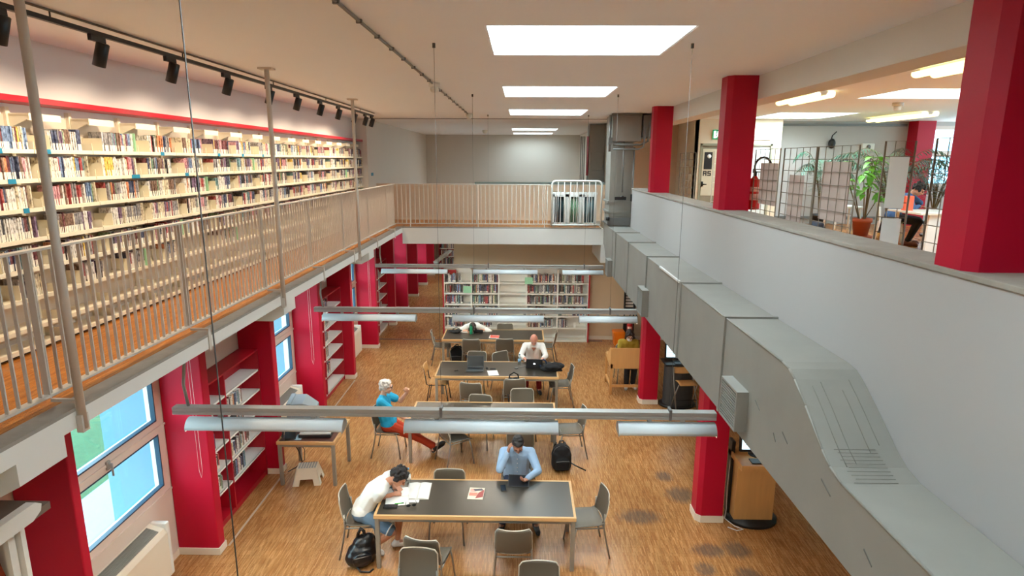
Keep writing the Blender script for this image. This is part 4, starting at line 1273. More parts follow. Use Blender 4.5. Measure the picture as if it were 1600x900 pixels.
# ------------------------------------------------------------------ third table
def laptop(x, y, ang, w, d, open_deg, label, body, scr, logo=False, z=TZ):
    r = empty('laptop', (x, y, z), R(ang), label, 'laptop')
    MB().bx(-w / 2, w / 2, -d / 2, d / 2, 0, .016, .004).build('base', body, r)
    MB().bx(-w / 2 + .02, w / 2 - .02, -d * .02, d / 2 - .03, .016, .0175).build('keyboard', M_BLACK, r)
    M = Matrix.Translation((0, d / 2, .014)) @ Matrix.Rotation(R(open_deg - 90), 4, 'X')
    l = MB().bx(-w / 2, w / 2, -.0, .01, 0, d * .95, .003, M).build('lid', body, r)
    MB().bx(-w / 2 + .012, w / 2 - .012, -.0015, 0, .018, d * .95 - .012, 0, M).build('screen', scr, l)
    if logo:
        g = MB().ball((M @ Vector((-.009, .0115, d * .47))), (.013, .002, .016), seg=12).ball((M @ Vector((.009, .0115, d * .47))), (.013, .002, .016), seg=12).ball((M @ Vector((.006, .0115, d * .47 + .022))), (.003, .0015, .008), seg=8)
        g.build('logo', emis('logo_glow', (240, 245, 250), 1.2), l)
    return r
DARKSCR = mat('screen_off', (44, 52, 56), .18, var=.04)
laptop(-.95, 11.92, 0, .35, .25, 76, 'open grey laptop with a dark screen, unattended on the third table', mat('laptop_grey', (70, 76, 80), .4), DARKSCR)
laptop(.28, 12.16, 180, .34, .235, 72, 'dark laptop with a glowing lid emblem in front of the bald man', mat('laptop_dark', (44, 44, 46), .35), DARKSCR, True)
r = empty('eyeglasses', (-1.33, 11.84, TZ), R(30), 'small tangle of glasses left of the open laptop', 'glasses')
MB().tube([(-.04, 0, .01), (-.015, .012, .012), (.01, 0, .01)], .005).tube([(.01, 0, .01), (.05, .012, .012)], .006).ball((-.03, 0, .012), (.02, .014, .006)).ball((.03, .005, .012), (.02, .014, .006)).build('frame', M_BLACK, r)
r = empty('computer_mouse', (-.71, 12.0, TZ), R(10), 'small black mouse right of the open laptop', 'mouse')
MB().ball((0, 0, .014), (.03, .052, .018), seg=14).build('body', M_BLACK, r)
MB().tube([(0, .045, .018), (.01, .1, .004), (-.02, .16, .004)], .003).build('cable', M_BLACK, r)
r = empty('small_case', (-.58, 11.94, TZ), R(5), 'small dark case behind the white paper on the third table', 'case')
MB().bx(-.06, .06, -.03, .03, 0, .03, .01).build('body', M_BLACK, r)
MB().bx(-.055, .055, -.031, -.02, .012, .018).build('seam', M_GALVD, r)
sheet_obj('paper_sheet', (-.57, 11.74), .21, .29, 10, .002, M_PAPER, 'white sheet of paper right of the open laptop', 'paper')
bottle(-.03, 12.25, .24, .035, M_GLASSC, 'clear water bottle left of the bald man on the third table', mat('cap_teal', (40, 110, 130), .4), mat('bottle_label_blue', (150, 190, 220), .5))
r = empty('cable_bundle', (-.05, 12.06, TZ), R(20), 'grey cables and small case before the water bottle', 'cable')
MB().tube([(-.06, -.02, .008), (0, .03, .01), (.07, -.01, .008), (.13, .03, .008), (.19, .0, .008)], .005).build('cord', M_GALVD, r)
MB().bx(-.09, -.02, -.05, .0, 0, .022, .008).build('plug', M_GALVD, r)

def blob(parts, voxel=.012, smooth=3):
    """one continuous skin around overlapping limbs and balls; returns verts/faces via remesh"""
    me = parts.mesh('tmp_blob', M_PAPER)
    o = bpy.data.objects.new('tmp_blob', me)
    COL.objects.link(o)
    md = o.modifiers.new('r', 'REMESH'); md.mode = 'VOXEL'; md.voxel_size = voxel; md.use_smooth_shade = True
    if smooth:
        ms = o.modifiers.new('s', 'SMOOTH'); ms.factor = .5; ms.iterations = smooth
    dg = bpy.context.evaluated_depsgraph_get()
    out = bpy.data.meshes.new_from_object(o.evaluated_get(dg), depsgraph=dg)
    bpy.data.objects.remove(o); bpy.data.meshes.remove(me)
    return out
def blob_obj(name, parts, m, parent=None, voxel=.012, smooth=3):
    me = blob(parts, voxel, smooth)
    me.materials.clear(); me.materials.append(m)
    me.polygons.foreach_set('use_smooth', [True] * len(me.polygons))
    me.name = name
    o = bpy.data.objects.new(name, me)
    COL.objects.link(o)
    if parent is not None: o.parent = parent
    return o

def heap(parts_spec, seed, c=None):
    rr = random.Random(seed)
    mb = MB()
    for (p, s, n) in parts_spec:
        for k in range(n):
            q = [p[i] + rr.uniform(-1, 1) * s[i] * .55 for i in range(3)]
            mb.ball(q, tuple(s[i] * rr.uniform(.45, .75) for i in range(3)), Matrix.Rotation(rr.uniform(0, 3), 4, 'Z'))
    return mb
r = empty('jacket', (.66, 11.97, TZ), 0, 'black jacket and bag heaped at the right end of the third table', 'jacket')
blob_obj('cloth', heap([((0, 0, .07), (.2, .16, .06), 16), ((.1, .02, .08), (.14, .14, .07), 8), ((-.14, -.02, .05), (.14, .1, .05), 8)], 5).bx(-.2, .2, -.12, .12, .0, .03, .01), M_BLACKFAB, r, .014, 2)
MB().tube([(-.2 + .07 * math.cos(a * .5), .05, .12 + .08 * math.sin(a * .5)) for a in range(0, 12)], .016).build('strap', mat('strap_blue', (30, 56, 92), .7), r)
r = empty('black_bag', (-.14, 11.42, .462), R(6), 'black bag with a handle on the seat of a chair before the third table', 'bag')
blob_obj('body', heap([((0, -.02, .16), (.16, .1, .15), 14)], 8).bx(-.15, .15, -.12, .08, .0, .22, .03), M_BLACKFAB, r, .014, 3)
MB().tube([(-.1, -.02, .27), (-.08, -.02, .37), (0, -.02, .42), (.08, -.02, .37), (.1, -.02, .27)], .014).build('handle', M_BLACK, r)
MB().tube([(-.12, -.3, -.12), (-.13, -.2, .02), (-.12, -.12, .2)], .012).build('strap', M_BLACK, r)

# ------------------------------------------------------------------ farthest table
open_book((-1.3, 14.78), .3, .3, -20, 'open pale notebook under the woman at the farthest table')
open_book((-.94, 14.86), .28, .2, 25, 'open white book at the right hand of the woman at the farthest table')
r = empty('thermos', (-1.25, 14.56, TZ), 0, 'green metal bottle on the farthest table', 'bottle')
MB().lathe([(.034, 0), (.036, .01), (.036, .17), (.03, .19), (.02, .2)], seg=16).build('body', mat('thermos_green', (30, 140, 96), .3), r)
MB().lathe([(.024, .2), (.024, .235), (.02, .24)], seg=16).build('cap', mat('thermos_cap', (20, 96, 74), .35), r)
bottle(-1.17, 14.6, .18, .03, M_GLASSC, 'small clear bottle right of the green one on the farthest table', M_SHELFW)
r = empty('pouch', (-1.08, 14.68, TZ), R(4), 'black pouch on the farthest table right of the bottles', 'pouch')
MB().bx(-.12, .12, -.05, .05, 0, .075, .025).build('body', M_BLACKFAB, r)
MB().tube([(-.1, 0, .077), (.1, 0, .077)], .004).build('zip', M_GALVD, r)
r = empty('magazine', (-.66, 14.32, TZ), R(-4), 'red covered magazine on the farthest table', 'magazine')
MB().bx(-.12, .12, -.13, .13, 0, .006).build('pages', M_PAPER, r)
MB().bx(-.1, .118, -.1, .128, .006, .0075).build('cover', mat('magazine_red', (214, 84, 72), .4, var=.25, scale=14), r)
MB().bx(-.06, .1, .07, .11, .0075, .0082).build('title_bar', mat('magazine_pale', (240, 190, 180), .4), r)
r = empty('black_bag', (-1.66, 14.72, TZ), R(-12), 'flat black bag at the left end of the farthest table', 'bag')
blob_obj('body', heap([((0, 0, .03), (.16, .1, .03), 12)], 3).bx(-.13, .13, -.07, .07, .0, .03, .01), M_BLACKFAB, r, .014, 2)
MB().tube([(-.1, .08, .05), (0, .1, .1), (.1, .08, .05)], .01).build('handle', M_BLACK, r)

# backpacks
def backpack(x, y, rz, m, label, w=.3, h=.44, d=.2, seed=1, tilt=0):
    r = empty('backpack', (x, y, 0), R(rz), label, 'backpack')
    b = MB()
    T = Matrix.Rotation(R(tilt), 4, 'X')
    b.bx(-w / 2, w / 2, -d / 2, d / 2, .015, h * .72, .06, T)
    b.ball(T @ Vector((0, 0, h * .68)), (w * .47, d * .5, h * .3))
    b.ball(T @ Vector((0, -d * .45, h * .3)), (w * .42, d * .28, h * .27))
    blob_obj('body', b, m, r, .012, 4)
    p = MB().bx(-w * .36, w * .36, -d * .74, -d * .5, h * .1, h * .45, .03, T)
    p.build('front_pocket', m, r)
    MB().tube([T @ Vector(q) for q in [(-w * .34, -d * .76, h * .45), (0, -d * .78, h * .475), (w * .34, -d * .76, h * .45)]], .004).tube([T @ Vector((w * .44 * math.cos(R(a)), -d * .22, h * .66 + h * .27 * math.sin(R(a)))) for a in range(0, 181, 15)], .004).build('zip', M_GALVD, r)
    MB().tube([T @ Vector(q) for q in [(-.04, .03, h * .95), (-.03, .03, h * 1.04), (.03, .03, h * 1.04), (.04, .03, h * .95)]], .011).build('handle', M_BLACK, r)
    for s in (-1, 1):
        MB().tube([T @ Vector(q) for q in [(s * .07, d * .5, h * .88), (s * .1, d * .72, h * .7), (s * .11, d * .74, h * .4), (s * .12, d * .5, h * .12)]], .018).build('strap', M_BLACK, r)
    return r
backpack(.68, 9.2, 6, M_BLACKFAB, 'black backpack standing on the floor right of the man in the blue shirt', .32, .47, .22)
o = MB().tube([(.8, 9.2, .14), (.92, 9.16, .08), (1.08, 9.12, .02)], .012).build('loose_strap', M_BLACK); o.parent = bpy.data.objects['backpack']; o.matrix_parent_inverse = (Matrix.Translation((.68, 9.2, 0)) @ Matrix.Rotation(R(6), 4, 'Z')).inverted()
r = empty('leather_backpack', (-1.99, 6.76, 0), R(25), 'shiny black backpack slumped on the floor by the leg of the nearest table', 'backpack')
b = MB().ball((0, 0, .15), (.2, .15, .15)).ball((.03, .02, .24), (.15, .12, .13)).bx(-.15, .15, -.11, .11, .01, .16, .05).ball((-.1, -.03, .12), (.12, .12, .11)).ball((.09, 0, .32), (.07, .07, .07))
blob_obj('body', b, M_LEATHER, r, .011, 4)
blob_obj('front_pocket', MB().ball((-.02, -.13, .13), (.13, .06, .1)).bx(-.12, .09, -.16, -.1, .05, .17, .03), M_LEATHER, r, .01, 3)
MB().tube([(.05, .02, .34), (.03, -.02, .45), (.0, .0, .48), (-.03, .03, .4), (-.05, .04, .3)], .02).build('handle', M_LEATHER, r)
MB().tube([(.14, .1, .3), (.2, .13, .2), (.17, .1, .05)], .02).build('strap', M_LEATHER, r)
MB().tube([(-.1, -.12, .06), (-.06, -.2, .02), (.04, -.24, .012), (.1, -.2, .012)], .012).build('strap', M_LEATHER, r)
MB().tube([(-.13, -.16, .18), (-.02, -.19, .2), (.08, -.16, .18)], .004).build('zip', M_CHROME, r)
backpack(-1.62, 14.62, 0, M_BLACKFAB, 'dark backpack under the left end of the farthest table', .36, .42, .24)
r = empty('shoulder_bag', (-1.62, 14.62, 0), 0, '', 'bag'); bpy.data.objects.remove(r)

# ------------------------------------------------------------------ monitor table
r = empty('old_monitor', (-3.5, 9.1, .745), R(-80), 'old silver tube monitor on the small table beside the red fin', 'monitor')
def crt(u, v):
    return None
b = MB()
b.prism([(-.19, .06), (.19, .06), (.21, .1), (.21, .4), (-.21, .4), (-.21, .1)], 'y', -.2, -.14)
sh = MB()
fr = [(-.2, .07), (.2, .07), (.2, .39), (-.2, .39)]; bk_ = [(-.12, .09), (.12, .09), (.1, .3), (-.1, .3)]
vs = [(p[0], -.14, p[1]) for p in fr] + [(p[0] * .96, .02, p[1] - .0) for p in fr] + [(p[0], .2, p[1]) for p in bk_]
fs = [(0, 1, 2, 3)] + [(i, (i + 1) % 4, (i + 1) % 4 + 4, i + 4) for i in range(4)] + [(i + 4, (i + 1) % 4 + 4, (i + 1) % 4 + 8, i + 8) for i in range(4)] + [(11, 10, 9, 8)]
M_CRT = mat('monitor_silver', (128, 140, 148), .4, var=.04)
sh.add(vs, [f[::-1] for f in fs])
r.scale = (1.1, 1.1, 1.24)
sh.build('housing', M_CRT, r)
b.build('bezel', M_CRT, r)
MB().sheet(lambda u, v: (-.17 + .34 * u, -.2 - .012 * (1 - (2 * u - 1) ** 2) * (1 - (2 * v - 1) ** 2), .12 + .25 * v), 8, 8, .004).build('screen', mat('crt_glass', (70, 150, 180), .1), r)
MB().lathe([(.13, 0), (.13, .02), (.05, .03), (.05, .07)], seg=20).build('foot', M_CRT, r)
r = empty('flatbed_scanner', (-3.22, 8.86, .743), R(4), 'flat scanner with a white lid on the small table', 'scanner')
MB().bx(-.25, .25, -.16, .16, 0, .05, .012).build('base', M_BLACK, r)
MB().bx(-.24, .24, -.155, .155, .05, .075, .01).build('lid', mat('scanner_silver', (196, 198, 196), .35), r)
MB().bx(-.18, .12, -.11, .11, .075, .079).build('lid_panel', M_PAPER, r)
MB().bx(.15, .21, -.1, .1, .075, .08).build('button_panel', M_GALV, r)
r = empty('desk_phone', (-3.6, 8.72, .743), R(20), 'black telephone at the left end of the small table', 'telephone')
MB().prism([(-.1, 0), (.1, 0), (.1, .06), (-.1, .025)], 'x', -.08, .08).build('base', M_BLACK, r)
MB().tube([(-.11, -.08, .06), (-.1, 0, .085), (-.1, .06, .085), (-.11, .12, .06)], [.02, .014, .014, .02]).build('handset', M_BLACK, r)
o = MB().bx(-.05, .05, -.1, .1, 0, .002).build('printed_sheet', mat('sheet_pale_blue', (170, 206, 222), .5)); o.location = (-3.46, 8.73, .743); o.rotation_euler = (0, 0, .1)
tag(o, 'pale blue sheet lying beside the telephone on the small table', 'paper')
o = MB().bx(-.03, .03, -.06, .06, 0, .004).build('sticky_note', mat('note_yellow', (236, 222, 130), .6)); o.location = (-2.93, 8.98, .743)
tag(o, 'yellow note at the right edge of the small table', 'note')
cr = MB().tube([(-3.7, 8.95, .74), (-3.74, 9.0, .66), (-3.6, 9.02, .35), (-3.55, 9.0, .18), (-3.66, 9.0, .08), (-3.78, 8.96, .02)], .008).tube([(-3.66, 8.97, .69), (-3.5, 9.0, .4), (-3.52, 9.03, .2), (-3.7, 9.05, .03)], .006).build('power_cable', M_BLACK)
tag(cr, 'black cables hanging behind the small table', 'cable')
# step stool
r = empty('step_stool', (-3.36, 8.72, 0), R(8), 'cream plastic step stool under the edge of the small table', 'step stool')
M_STOOL = mat('stool_cream', (226, 216, 196), .5, var=.03)
b = MB()
T0, B0 = (.155, .11), (.215, .165)
H_ = .27
b.bx(-T0[0], T0[0], -T0[1], T0[1], H_ - .02, H_, .008)
def side(p, q, r2, s2, cut):
    pass
for s in (-1, 1):
    # end walls with an arch
    y0, y1, t0, t1 = -B0[1], B0[1], -T0[1], T0[1]
    poly = [(y0, 0), (y0 + .09, 0), (y0 + .105, .1), (y1 - .105, .1), (y1 - .09, 0), (y1, 0), (t1, H_ - .02), (t0, H_ - .02)]
    vs = []
    for (yy, zz) in poly:
        k = zz / (H_ - .02)
        xx = s * (B0[0] + (T0[0] - B0[0]) * k)
        vs.append((xx, yy, zz)); vs.append((xx - s * .01, yy, zz))
    n = len(poly)
    fs = [tuple(2 * i for i in range(n)), tuple(2 * i + 1 for i in reversed(range(n)))] + [(2 * i, 2 * i + 1, 2 * ((i + 1) % n) + 1, 2 * ((i + 1) % n)) for i in range(n)]
    b.add(vs, fs)
    poly = [(-B0[0], 0), (-B0[0] + .1, 0), (-B0[0] + .12, .1), (B0[0] - .12, .1), (B0[0] - .1, 0), (B0[0], 0), (T0[0], H_ - .02), (-T0[0], H_ - .02)]
    vs = []
    for (xx, zz) in poly:
        k = zz / (H_ - .02)
        yy = s * (B0[1] + (T0[1] - B0[1]) * k)
        vs.append((xx, yy, zz)); vs.append((xx, yy - s * .01, zz))
    b.add(vs, fs)
b.build('body', M_STOOL, r)
g = MB()
for i in range(7):
    for j in range(5):
        g.bx(-.125 + i * .04, -.102 + i * .04, -.085 + j * .04, -.06 + j * .04, H_, H_ + .002)
g.build('grip_pads', mat('grip_grey', (140, 146, 152), .7), r)

# fan coil units under the windows
def fancoil(y0, y1, label):
    r = empty('fan_coil', (-4.39, (y0 + y1) / 2, .09), 0, label, 'heater')
    h = (y1 - y0) / 2
    MB().prism([(0, 0), (.2, 0), (.2, .56), (.17, .62), (.0, .68)], 'y', -h, h).build('casing', mat('fancoil_cream', (226, 216, 198), .5, var=.02), r)
    g = MB()
    for k in range(9):
        t = k / 8
        x = .03 + .125 * t; z = .672 - .045 * t
        g.bx(x - .004, x + .004, -h + .12, h - .05 * 3, z - .004, z + .012)
    g.build('grille', M_GALV, r)
    MB().bx(-.0, .205, h - .06, h + .005, .0, .69, .02).build('end_cap', M_SHELFW, r)
fancoil(5.0, 6.42, 'cream fan coil heater under the nearest window')
fancoil(9.5, 10.9, 'cream fan coil heater under the window behind the old monitor')
fancoil(13.9, 15.2, 'cream fan coil heater under the slit window')
r = empty('blind_cord', (-4.33, 5.05, 1.0), 0, 'thin blind cord hanging in front of the nearest window', 'cord')
MB().tube([(0, 0, 0), (0, 0, 2.2)], .004).build('cord', M_WIRE, r)
MB().lathe([(.004, .02), (.014, .0), (.012, -.05), (.004, -.06)], seg=10).build('toggle', M_PAPER, r)
for x, y, l in ((-4.0, 6.84, 'thin pull cord hanging along the pink fin before the nearest bookcase'), (-4.05, 11.12, 'thin pull cord along the red fin behind the old monitor'), (-4.05, 15.62, 'thin pull cord along the red fin past the slit window')):
    r = empty('pull_cord', (x, y, 1.2), 0, l, 'cord')
    MB().tube([(0, 0, 0), (.02, 0, -.1), (.04, 0, 0), (.03, 0, 2.0)], .002).tube([(0, 0, 0), (.0, 0, 2.0)], .002).build('cord', mat('cord_white', (220, 214, 208), .6), r)

# white magazine rack cut by the left edge
r = empty('magazine_rack', (-4.0, 3.35, 0), 0, 'white magazine rack with a rounded top board at the lower left edge', 'rack')
MB().bx(-.38, .3, -.9, .9, 2.3, 2.36).build('top_board', mat('rack_top', (120, 104, 92), .8, var=.2), r)
MB().prism([(-.9, 2.34), (.66, 2.34), (.74, 2.38), (.755, 2.43), (.7, 2.47), (-.9, 2.47)], 'x', .29, .36).build('front_board', M_SHELFW, r)
MB().bx(-.38, .28, .62, .66, 0, 2.3).build('side_panel', M_SHELFW, r)
MB().bx(-.38, -.35, -.9, .62, 0, 2.3).build('back_panel', M_PLASTER, r)
MB().bx(.04, .06, -.9, .6, 1.2, 2.3).build('display_panel', M_SHELFW, r)
MB().bx(.2, .24, .55, .61, .0, 2.3).bx(.06, .24, -.9, .55, 1.88, 1.9).bx(.22, .24, -.9, .55, 1.9, 1.94).build('display_frame', M_SHELFW, r)
r = empty('magazine', (-3.84, 3.8, 1.9), 0, 'magazine with a red and yellow cover in the white rack', 'magazine')
Mm = Matrix.Rotation(R(-14), 4, 'Y')
MB().bx(0, .008, -.12, .12, 0, .3, 0, Mm).build('cover', mat('mag_cover', (150, 62, 36), .4, var=.4, scale=9), r)
MB().bx(.008, .009, -.1, .1, .2, .25, 0, Mm).build('title', mat('mag_title', (236, 228, 200), .4), r)
MB().bx(.008, .0088, -.1, .06, .03, .14, 0, Mm).build('picture', mat('mag_picture', (206, 164, 52), .4, var=.4, scale=14), r)
# ------------------------------------------------------------------ right side of the hall
r = empty('study_carrel', (2.42, 12.9, 0), 0, 'beech study carrel where the masked woman sits, left of the red column', 'desk')
MB().bx(-.46, .46, -.4, .4, .70, .73).build('desktop', M_BEECH, r)
MB().bx(-.46, .46, -.42, -.4, .6, 1.06).build('front_panel', M_BEECH, r)
for s in (-1, 1):
    MB().prism([(-.42, .72), (-.42, 1.06), (-.25, 1.02), (.1, .76), (.3, .73), (.3, .66), (-.42, .6)], 'x', s * .47 - .012, s * .47 + .012).build('side_panel', M_BEECH, r)
    MB().bx(s * .46 - .025, s * .46 + .025, -.42, -.37, 0, .7).build('leg', M_BEECH, r)
    MB().bx(s * .46 - .025, s * .46 + .025, .35, .4, 0, .7).build('leg', M_BEECH, r)
    MB().bx(s * .46 - .02, s * .46 + .02, -.37, .35, .15, .2).build('side_rail', M_BEECH, r)
MB().bx(-.44, .44, -.415, -.385, .17, .23).build('foot_rail', M_BEECH, r)

r = empty('waste_bin', (2.7, 16.2, 0), R(3), 'bright orange bin standing against the cream back wall', 'bin')
MB().add(*(lambda b, t, h: ([(-b, -b, 0), (b, -b, 0), (b, b, 0), (-b, b, 0), (-t, -t, h), (t, -t, h), (t, t, h), (-t, t, h)], [(3, 2, 1, 0), (0, 1, 5, 4), (1, 2, 6, 5), (2, 3, 7, 6), (3, 0, 4, 7), (4, 5, 6, 7)]))(.12, .15, .33)).build('body', M_ORANGE, r)
MB().bx(-.16, .16, -.16, .16, .32, .4, .02).build('lid', M_ORANGE, r)

def extinguisher(x, y, z, label, rad=.085, h=.52, hose=1, name='fire_extinguisher'):
    r = empty(name, (x, y, z), 0, label, 'fire extinguisher')
    MB().lathe([(rad * .94, 0), (rad, .02), (rad, h * .82), (rad * .85, h * .92), (rad * .4, h), (rad * .3, h + .02)], seg=20).build('cylinder', M_EXT, r)
    MB().lathe([(.022, h + .02), (.022, h + .07)], seg=10).bx(-.02, .09, -.012, .012, h + .065, h + .08).bx(-.02, .1, -.012, .012, h + .1, h + .112).bx(-.03, -.01, -.014, .014, h + .06, h + .112).build('valve_handle', M_BLACK, r)
    pts = [(.02 + .105 * math.cos(R(a)) + .06, -.03, h + .13 + .125 * math.sin(R(a))) for a in range(190, -60, -20)]
    pts = [(.0, -.02, h + .05)] + pts + [(rad * 1.1, -.03, h - .05)]
    MB().tube(pts, .014).build('hose', M_BLACK, r)
    lb = MB().sheet(lambda u, v: (rad * 1.012 * math.sin(R(-60 + 95 * u)), -rad * 1.012 * math.cos(R(-60 + 95 * u)), h * .3 + h * .42 * v), 8, 1, .001)
    tag(lb.build('label', mat('ext_label', (222, 170, 160), .5), r), 'pale printed label')
    MB().sheet(lambda u, v: (rad * 1.02 * math.sin(R(-55 + 85 * u)), -rad * 1.02 * math.cos(R(-55 + 85 * u)), h * .5 + h * .07 * v), 8, 1, .001).build('label_band', M_EXT, r)
    return r
extinguisher(2.97, 7.9, 4.396, 'red fire extinguisher with a black hose on the coping behind the middle red column', .085, .4)
r0 = extinguisher(3.02, 16.3, .18, 'distant red fire extinguisher on its stand by the cream back wall', .08, .45)
r = empty('extinguisher_stand', (3.02, 16.42, 0), 0, 'black stand holding the distant fire extinguisher', 'stand')
MB().bx(-.16, .16, -.2, .1, 0, .18).build('base', M_BLACK, r)
MB().tube([(-.14, .08, .15), (-.12, .08, 1.35)], .018).tube([(.14, .08, .15), (.12, .08, 1.35)], .018).bx(-.15, .15, .05, .08, .18, .62, .01).build('frame', M_BLACK, r)
r = empty('wall_rack', (3.05, 16.62, .92), 0, 'black framed rack of pale leaflets on the cream back wall', 'rack')
MB().bx(-.16, -.12, -.03, .04, 0, .6).bx(.12, .16, -.03, .04, 0, .6).bx(-.16, .16, -.03, .04, 0, .03).bx(-.16, .16, .03, .045, 0, .6).build('frame', M_BLACK, r)
for k in range(6):
    MB().bx(-.12, .12, -.01, .0, .05 + k * .085, .105 + k * .085).build('leaflet', M_PAPER, r)

# public catalogue stations
def monitor(r0, z, w, h, y, tilt, facing=-1):
    pass
r = empty('catalogue_kiosk', (3.28, 11.98, 0), 0, 'dark grey oval kiosk with a large screen beside the far lower red column', 'kiosk')
M_KDARK = mat('kiosk_grey', (58, 60, 62), .5, var=.06, scale=5)
MB().lathe([(.38, 0), (.38, .05)], seg=28, M=Matrix.Diagonal((1, .72, 1, 1))).build('base', M_BLACK, r)
MB().prism([(.31 * math.cos(R(a)), .2 * math.sin(R(a)) if a < 180 else .2 * math.sin(R(a)) * 1.05) for a in range(0, 360, 15)], 'z', .05, .91).build('cabinet', M_KDARK, r)
MB().bx(-.34, .34, -.24, .22, .91, .95, .008).build('top', M_BLACK, r)
def screen_set(r, z, yb, w, h, cx=0, lean=6):
    M = Matrix.Translation((cx, yb, z + .04)) @ Matrix.Rotation(R(-lean), 4, 'X')
    b = MB().bx(-w / 2, w / 2, -.0, .045, 0, h, .01, M).build('screen_housing', M_BLACK, r)
    g = MB().bx(-w / 2 + .03, w / 2 - .03, -.004, -.001, .04, h - .03, 0, M).build('display', M_SCREEN, b)
    ln = MB()
    for k in range(6):
        zz = h - .09 - k * (h - .16) / 6
        ln.bx(-w / 2 + .06, w / 2 - .08 - .05 * (k % 3), -.006, -.0045, zz, zz + .008, 0, M)
    ln.build('page_text', mat('page_text', (120, 160, 176), .6), g)
    MB().bx(-w / 2 + .06, -w / 2 + .17, -.006, -.0045, h - .055, h - .035, 0, M).build('page_mark', mat('page_pink', (226, 90, 130), .6), g)
    MB().bx(cx - .03, cx + .03, yb + .01, yb + .04, z + .0, z + .12).lathe([(.12, z), (.12, z + .012), (.03, z + .02)], (cx, yb + .02, 0), 20).build('screen_stand', M_BLACK, r)
def keyboard(r, x, y, z, w=.4):
    MB().bx(x - w / 2, x + w / 2, y - .07, y + .07, z, z + .015, .004).build('keyboard', M_BLACK, r)
screen_set(r, .95, .02, .56, .36, -.02)
keyboard(r, .06, -.14, .95)
r = empty('catalogue_kiosk', (3.3, 7.86, 0), 0, 'wooden kiosk with screen and keyboard beside the near lower red column', 'kiosk')
MB().lathe([(.36, 0), (.36, .05)], seg=28, M=Matrix.Diagonal((1, .8, 1, 1))).build('base', M_BLACK, r)
MB().bx(-.28, .26, -.12, -.09, .04, .95).bx(-.28, -.25, -.09, .22, .04, .95).build('panel', M_BEECH, r)
MB().bx(-.32, -.27, .05, .2, .04, 1.15, .01).build('post', M_BLACK, r)
MB().bx(-.3, .34, -.34, .22, .95, .98).bx(-.3, .34, -.36, -.34, .92, 1.0).bx(-.32, -.3, -.36, .22, .92, 1.0).build('worktop', M_BEECH, r)
screen_set(r, .98, .0, .5, .36, .02)
keyboard(r, .05, -.2, .98, .4)
MB().tube([(-.31, .1, .9), (-.36, .0, .5), (-.34, .02, .12), (-.38, -.05, .02), (-.3, -.22, .012), (-.2, -.3, .012), (-.3, -.33, .012), (-.4, -.25, .012)], .006).build('power_cable', M_PAPER, r)
r = empty('high_stool', (3.32, 11.55, 0), R(4), 'folding stool of beech and chrome in front of the dark kiosk', 'stool')
MB().sheet(lambda u, v: (-.17 + .34 * u, -.15 + .3 * v, .66 - .02 * (2 * v - 1) ** 2), 6, 6, .016).build('seat', M_BEECH, r)
MB().sheet(lambda u, v: (-.19 + .38 * u, .16 + .05 * v - .04 * abs(2 * u - 1) ** 2 * -1, .78 + .13 * v), 8, 4, .014).build('backrest', M_BEECH, r)
for s in (-1, 1):
    MB().tube([(s * .2, .2, .9), (s * .2, .16, .66), (s * .225, -.2, .0)], .012).build('leg', M_CHROME, r)
    MB().tube([(s * .185, -.12, .64), (s * .2, .05, .35), (s * .22, .24, .0)], .012).build('leg', M_CHROME, r)
MB().tube([(-.21, -.07, .3), (.21, -.07, .3)], .01).build('foot_rest', M_BLACK, r)
r = empty('teal_box', (4.55, 7.95, 0), R(2), 'teal box with white edges on the floor, half hidden by the air duct', 'box')
MB().bx(-.3, .3, -.3, .33, .03, .32).build('body', M_TEAL, r)
MB().bx(-.32, -.28, -.32, -.28, 0, .34).bx(-.32, -.28, .31, .35, 0, .34).bx(-.3, .3, -.3, .33, .0, .03).build('edge', M_SHELFW, r)

# ------------------------------------------------------------------ upper room
def grid_panel(x, y, rz, w, label, h=1.76, m=None, nx=5, ny=15):
    r = empty('wire_grid_panel', (x, y, MZ), R(rz), label, 'grid panel', 'wire grid panels behind the parapet')
    m = m or M_MESH
    MB().tube([(0, 0, .01), (0, 0, h), (w, 0, h), (w, 0, .01)], .0075, 8, closed=True).build('frame', m, r)
    g = MB()
    for i in range(1, nx):
        g.tube([(w * i / nx, 0, .01), (w * i / nx, 0, h)], .0035, 5)
    for j in range(1, ny):
        g.tube([(0, .004, h * j / ny), (w, .004, h * j / ny)], .0035, 5)
    g.build('mesh', m, r)
    return r
grid_panel(2.86, 5.31, 90, .73, 'brown wire grid panel with a large poster board, right of the middle column')
grid_panel(2.86, 6.07, 90, .74, 'brown wire grid panel with a tall poster board, right of the middle column')
grid_panel(2.86, 6.92, 90, .72, 'brown wire grid panel behind the fire extinguisher')
grid_panel(2.86, 10.25, 90, 1.0, 'brown wire grid panel between the two farther red columns')
grid_panel(2.87, 4.96, -35, .2, 'narrow turned grid panel with two white boards', 1.78, None, 3)
grid_panel(2.86, 3.72, 90, .62, 'brown wire grid panel next to the near red column', 1.78)
grid_panel(4.0, 13.0, 20, .25, 'narrow white wire grid leaning in front of the khaki door', 1.83, M_SHELFW, 3, 14)
def board(x, y, z0, z1, w, label, rz=90, m=None):
    o = MB().bx(0, w, -.006, .0, 0, z1 - z0).build('poster_board', m or M_POSTER)
    o.location = (x, y, z0); o.rotation_euler = (0, 0, R(rz))
    return tag(o, label, 'poster board', 'boards hung on the wire grids')
board(2.878, 5.45, 4.46, 5.0, .5, 'large pinkish blank board high on the right wire grid')
board(2.878, 5.62, 4.0, 4.34, .36, 'small pinkish blank board low on the right wire grid')
board(2.878, 6.33, 4.02, 4.86, .34, 'tall pinkish blank board on the left wire grid')
board(2.878, 7.0, 4.5, 4.98, .5, 'pinkish blank board behind the fire extinguisher')
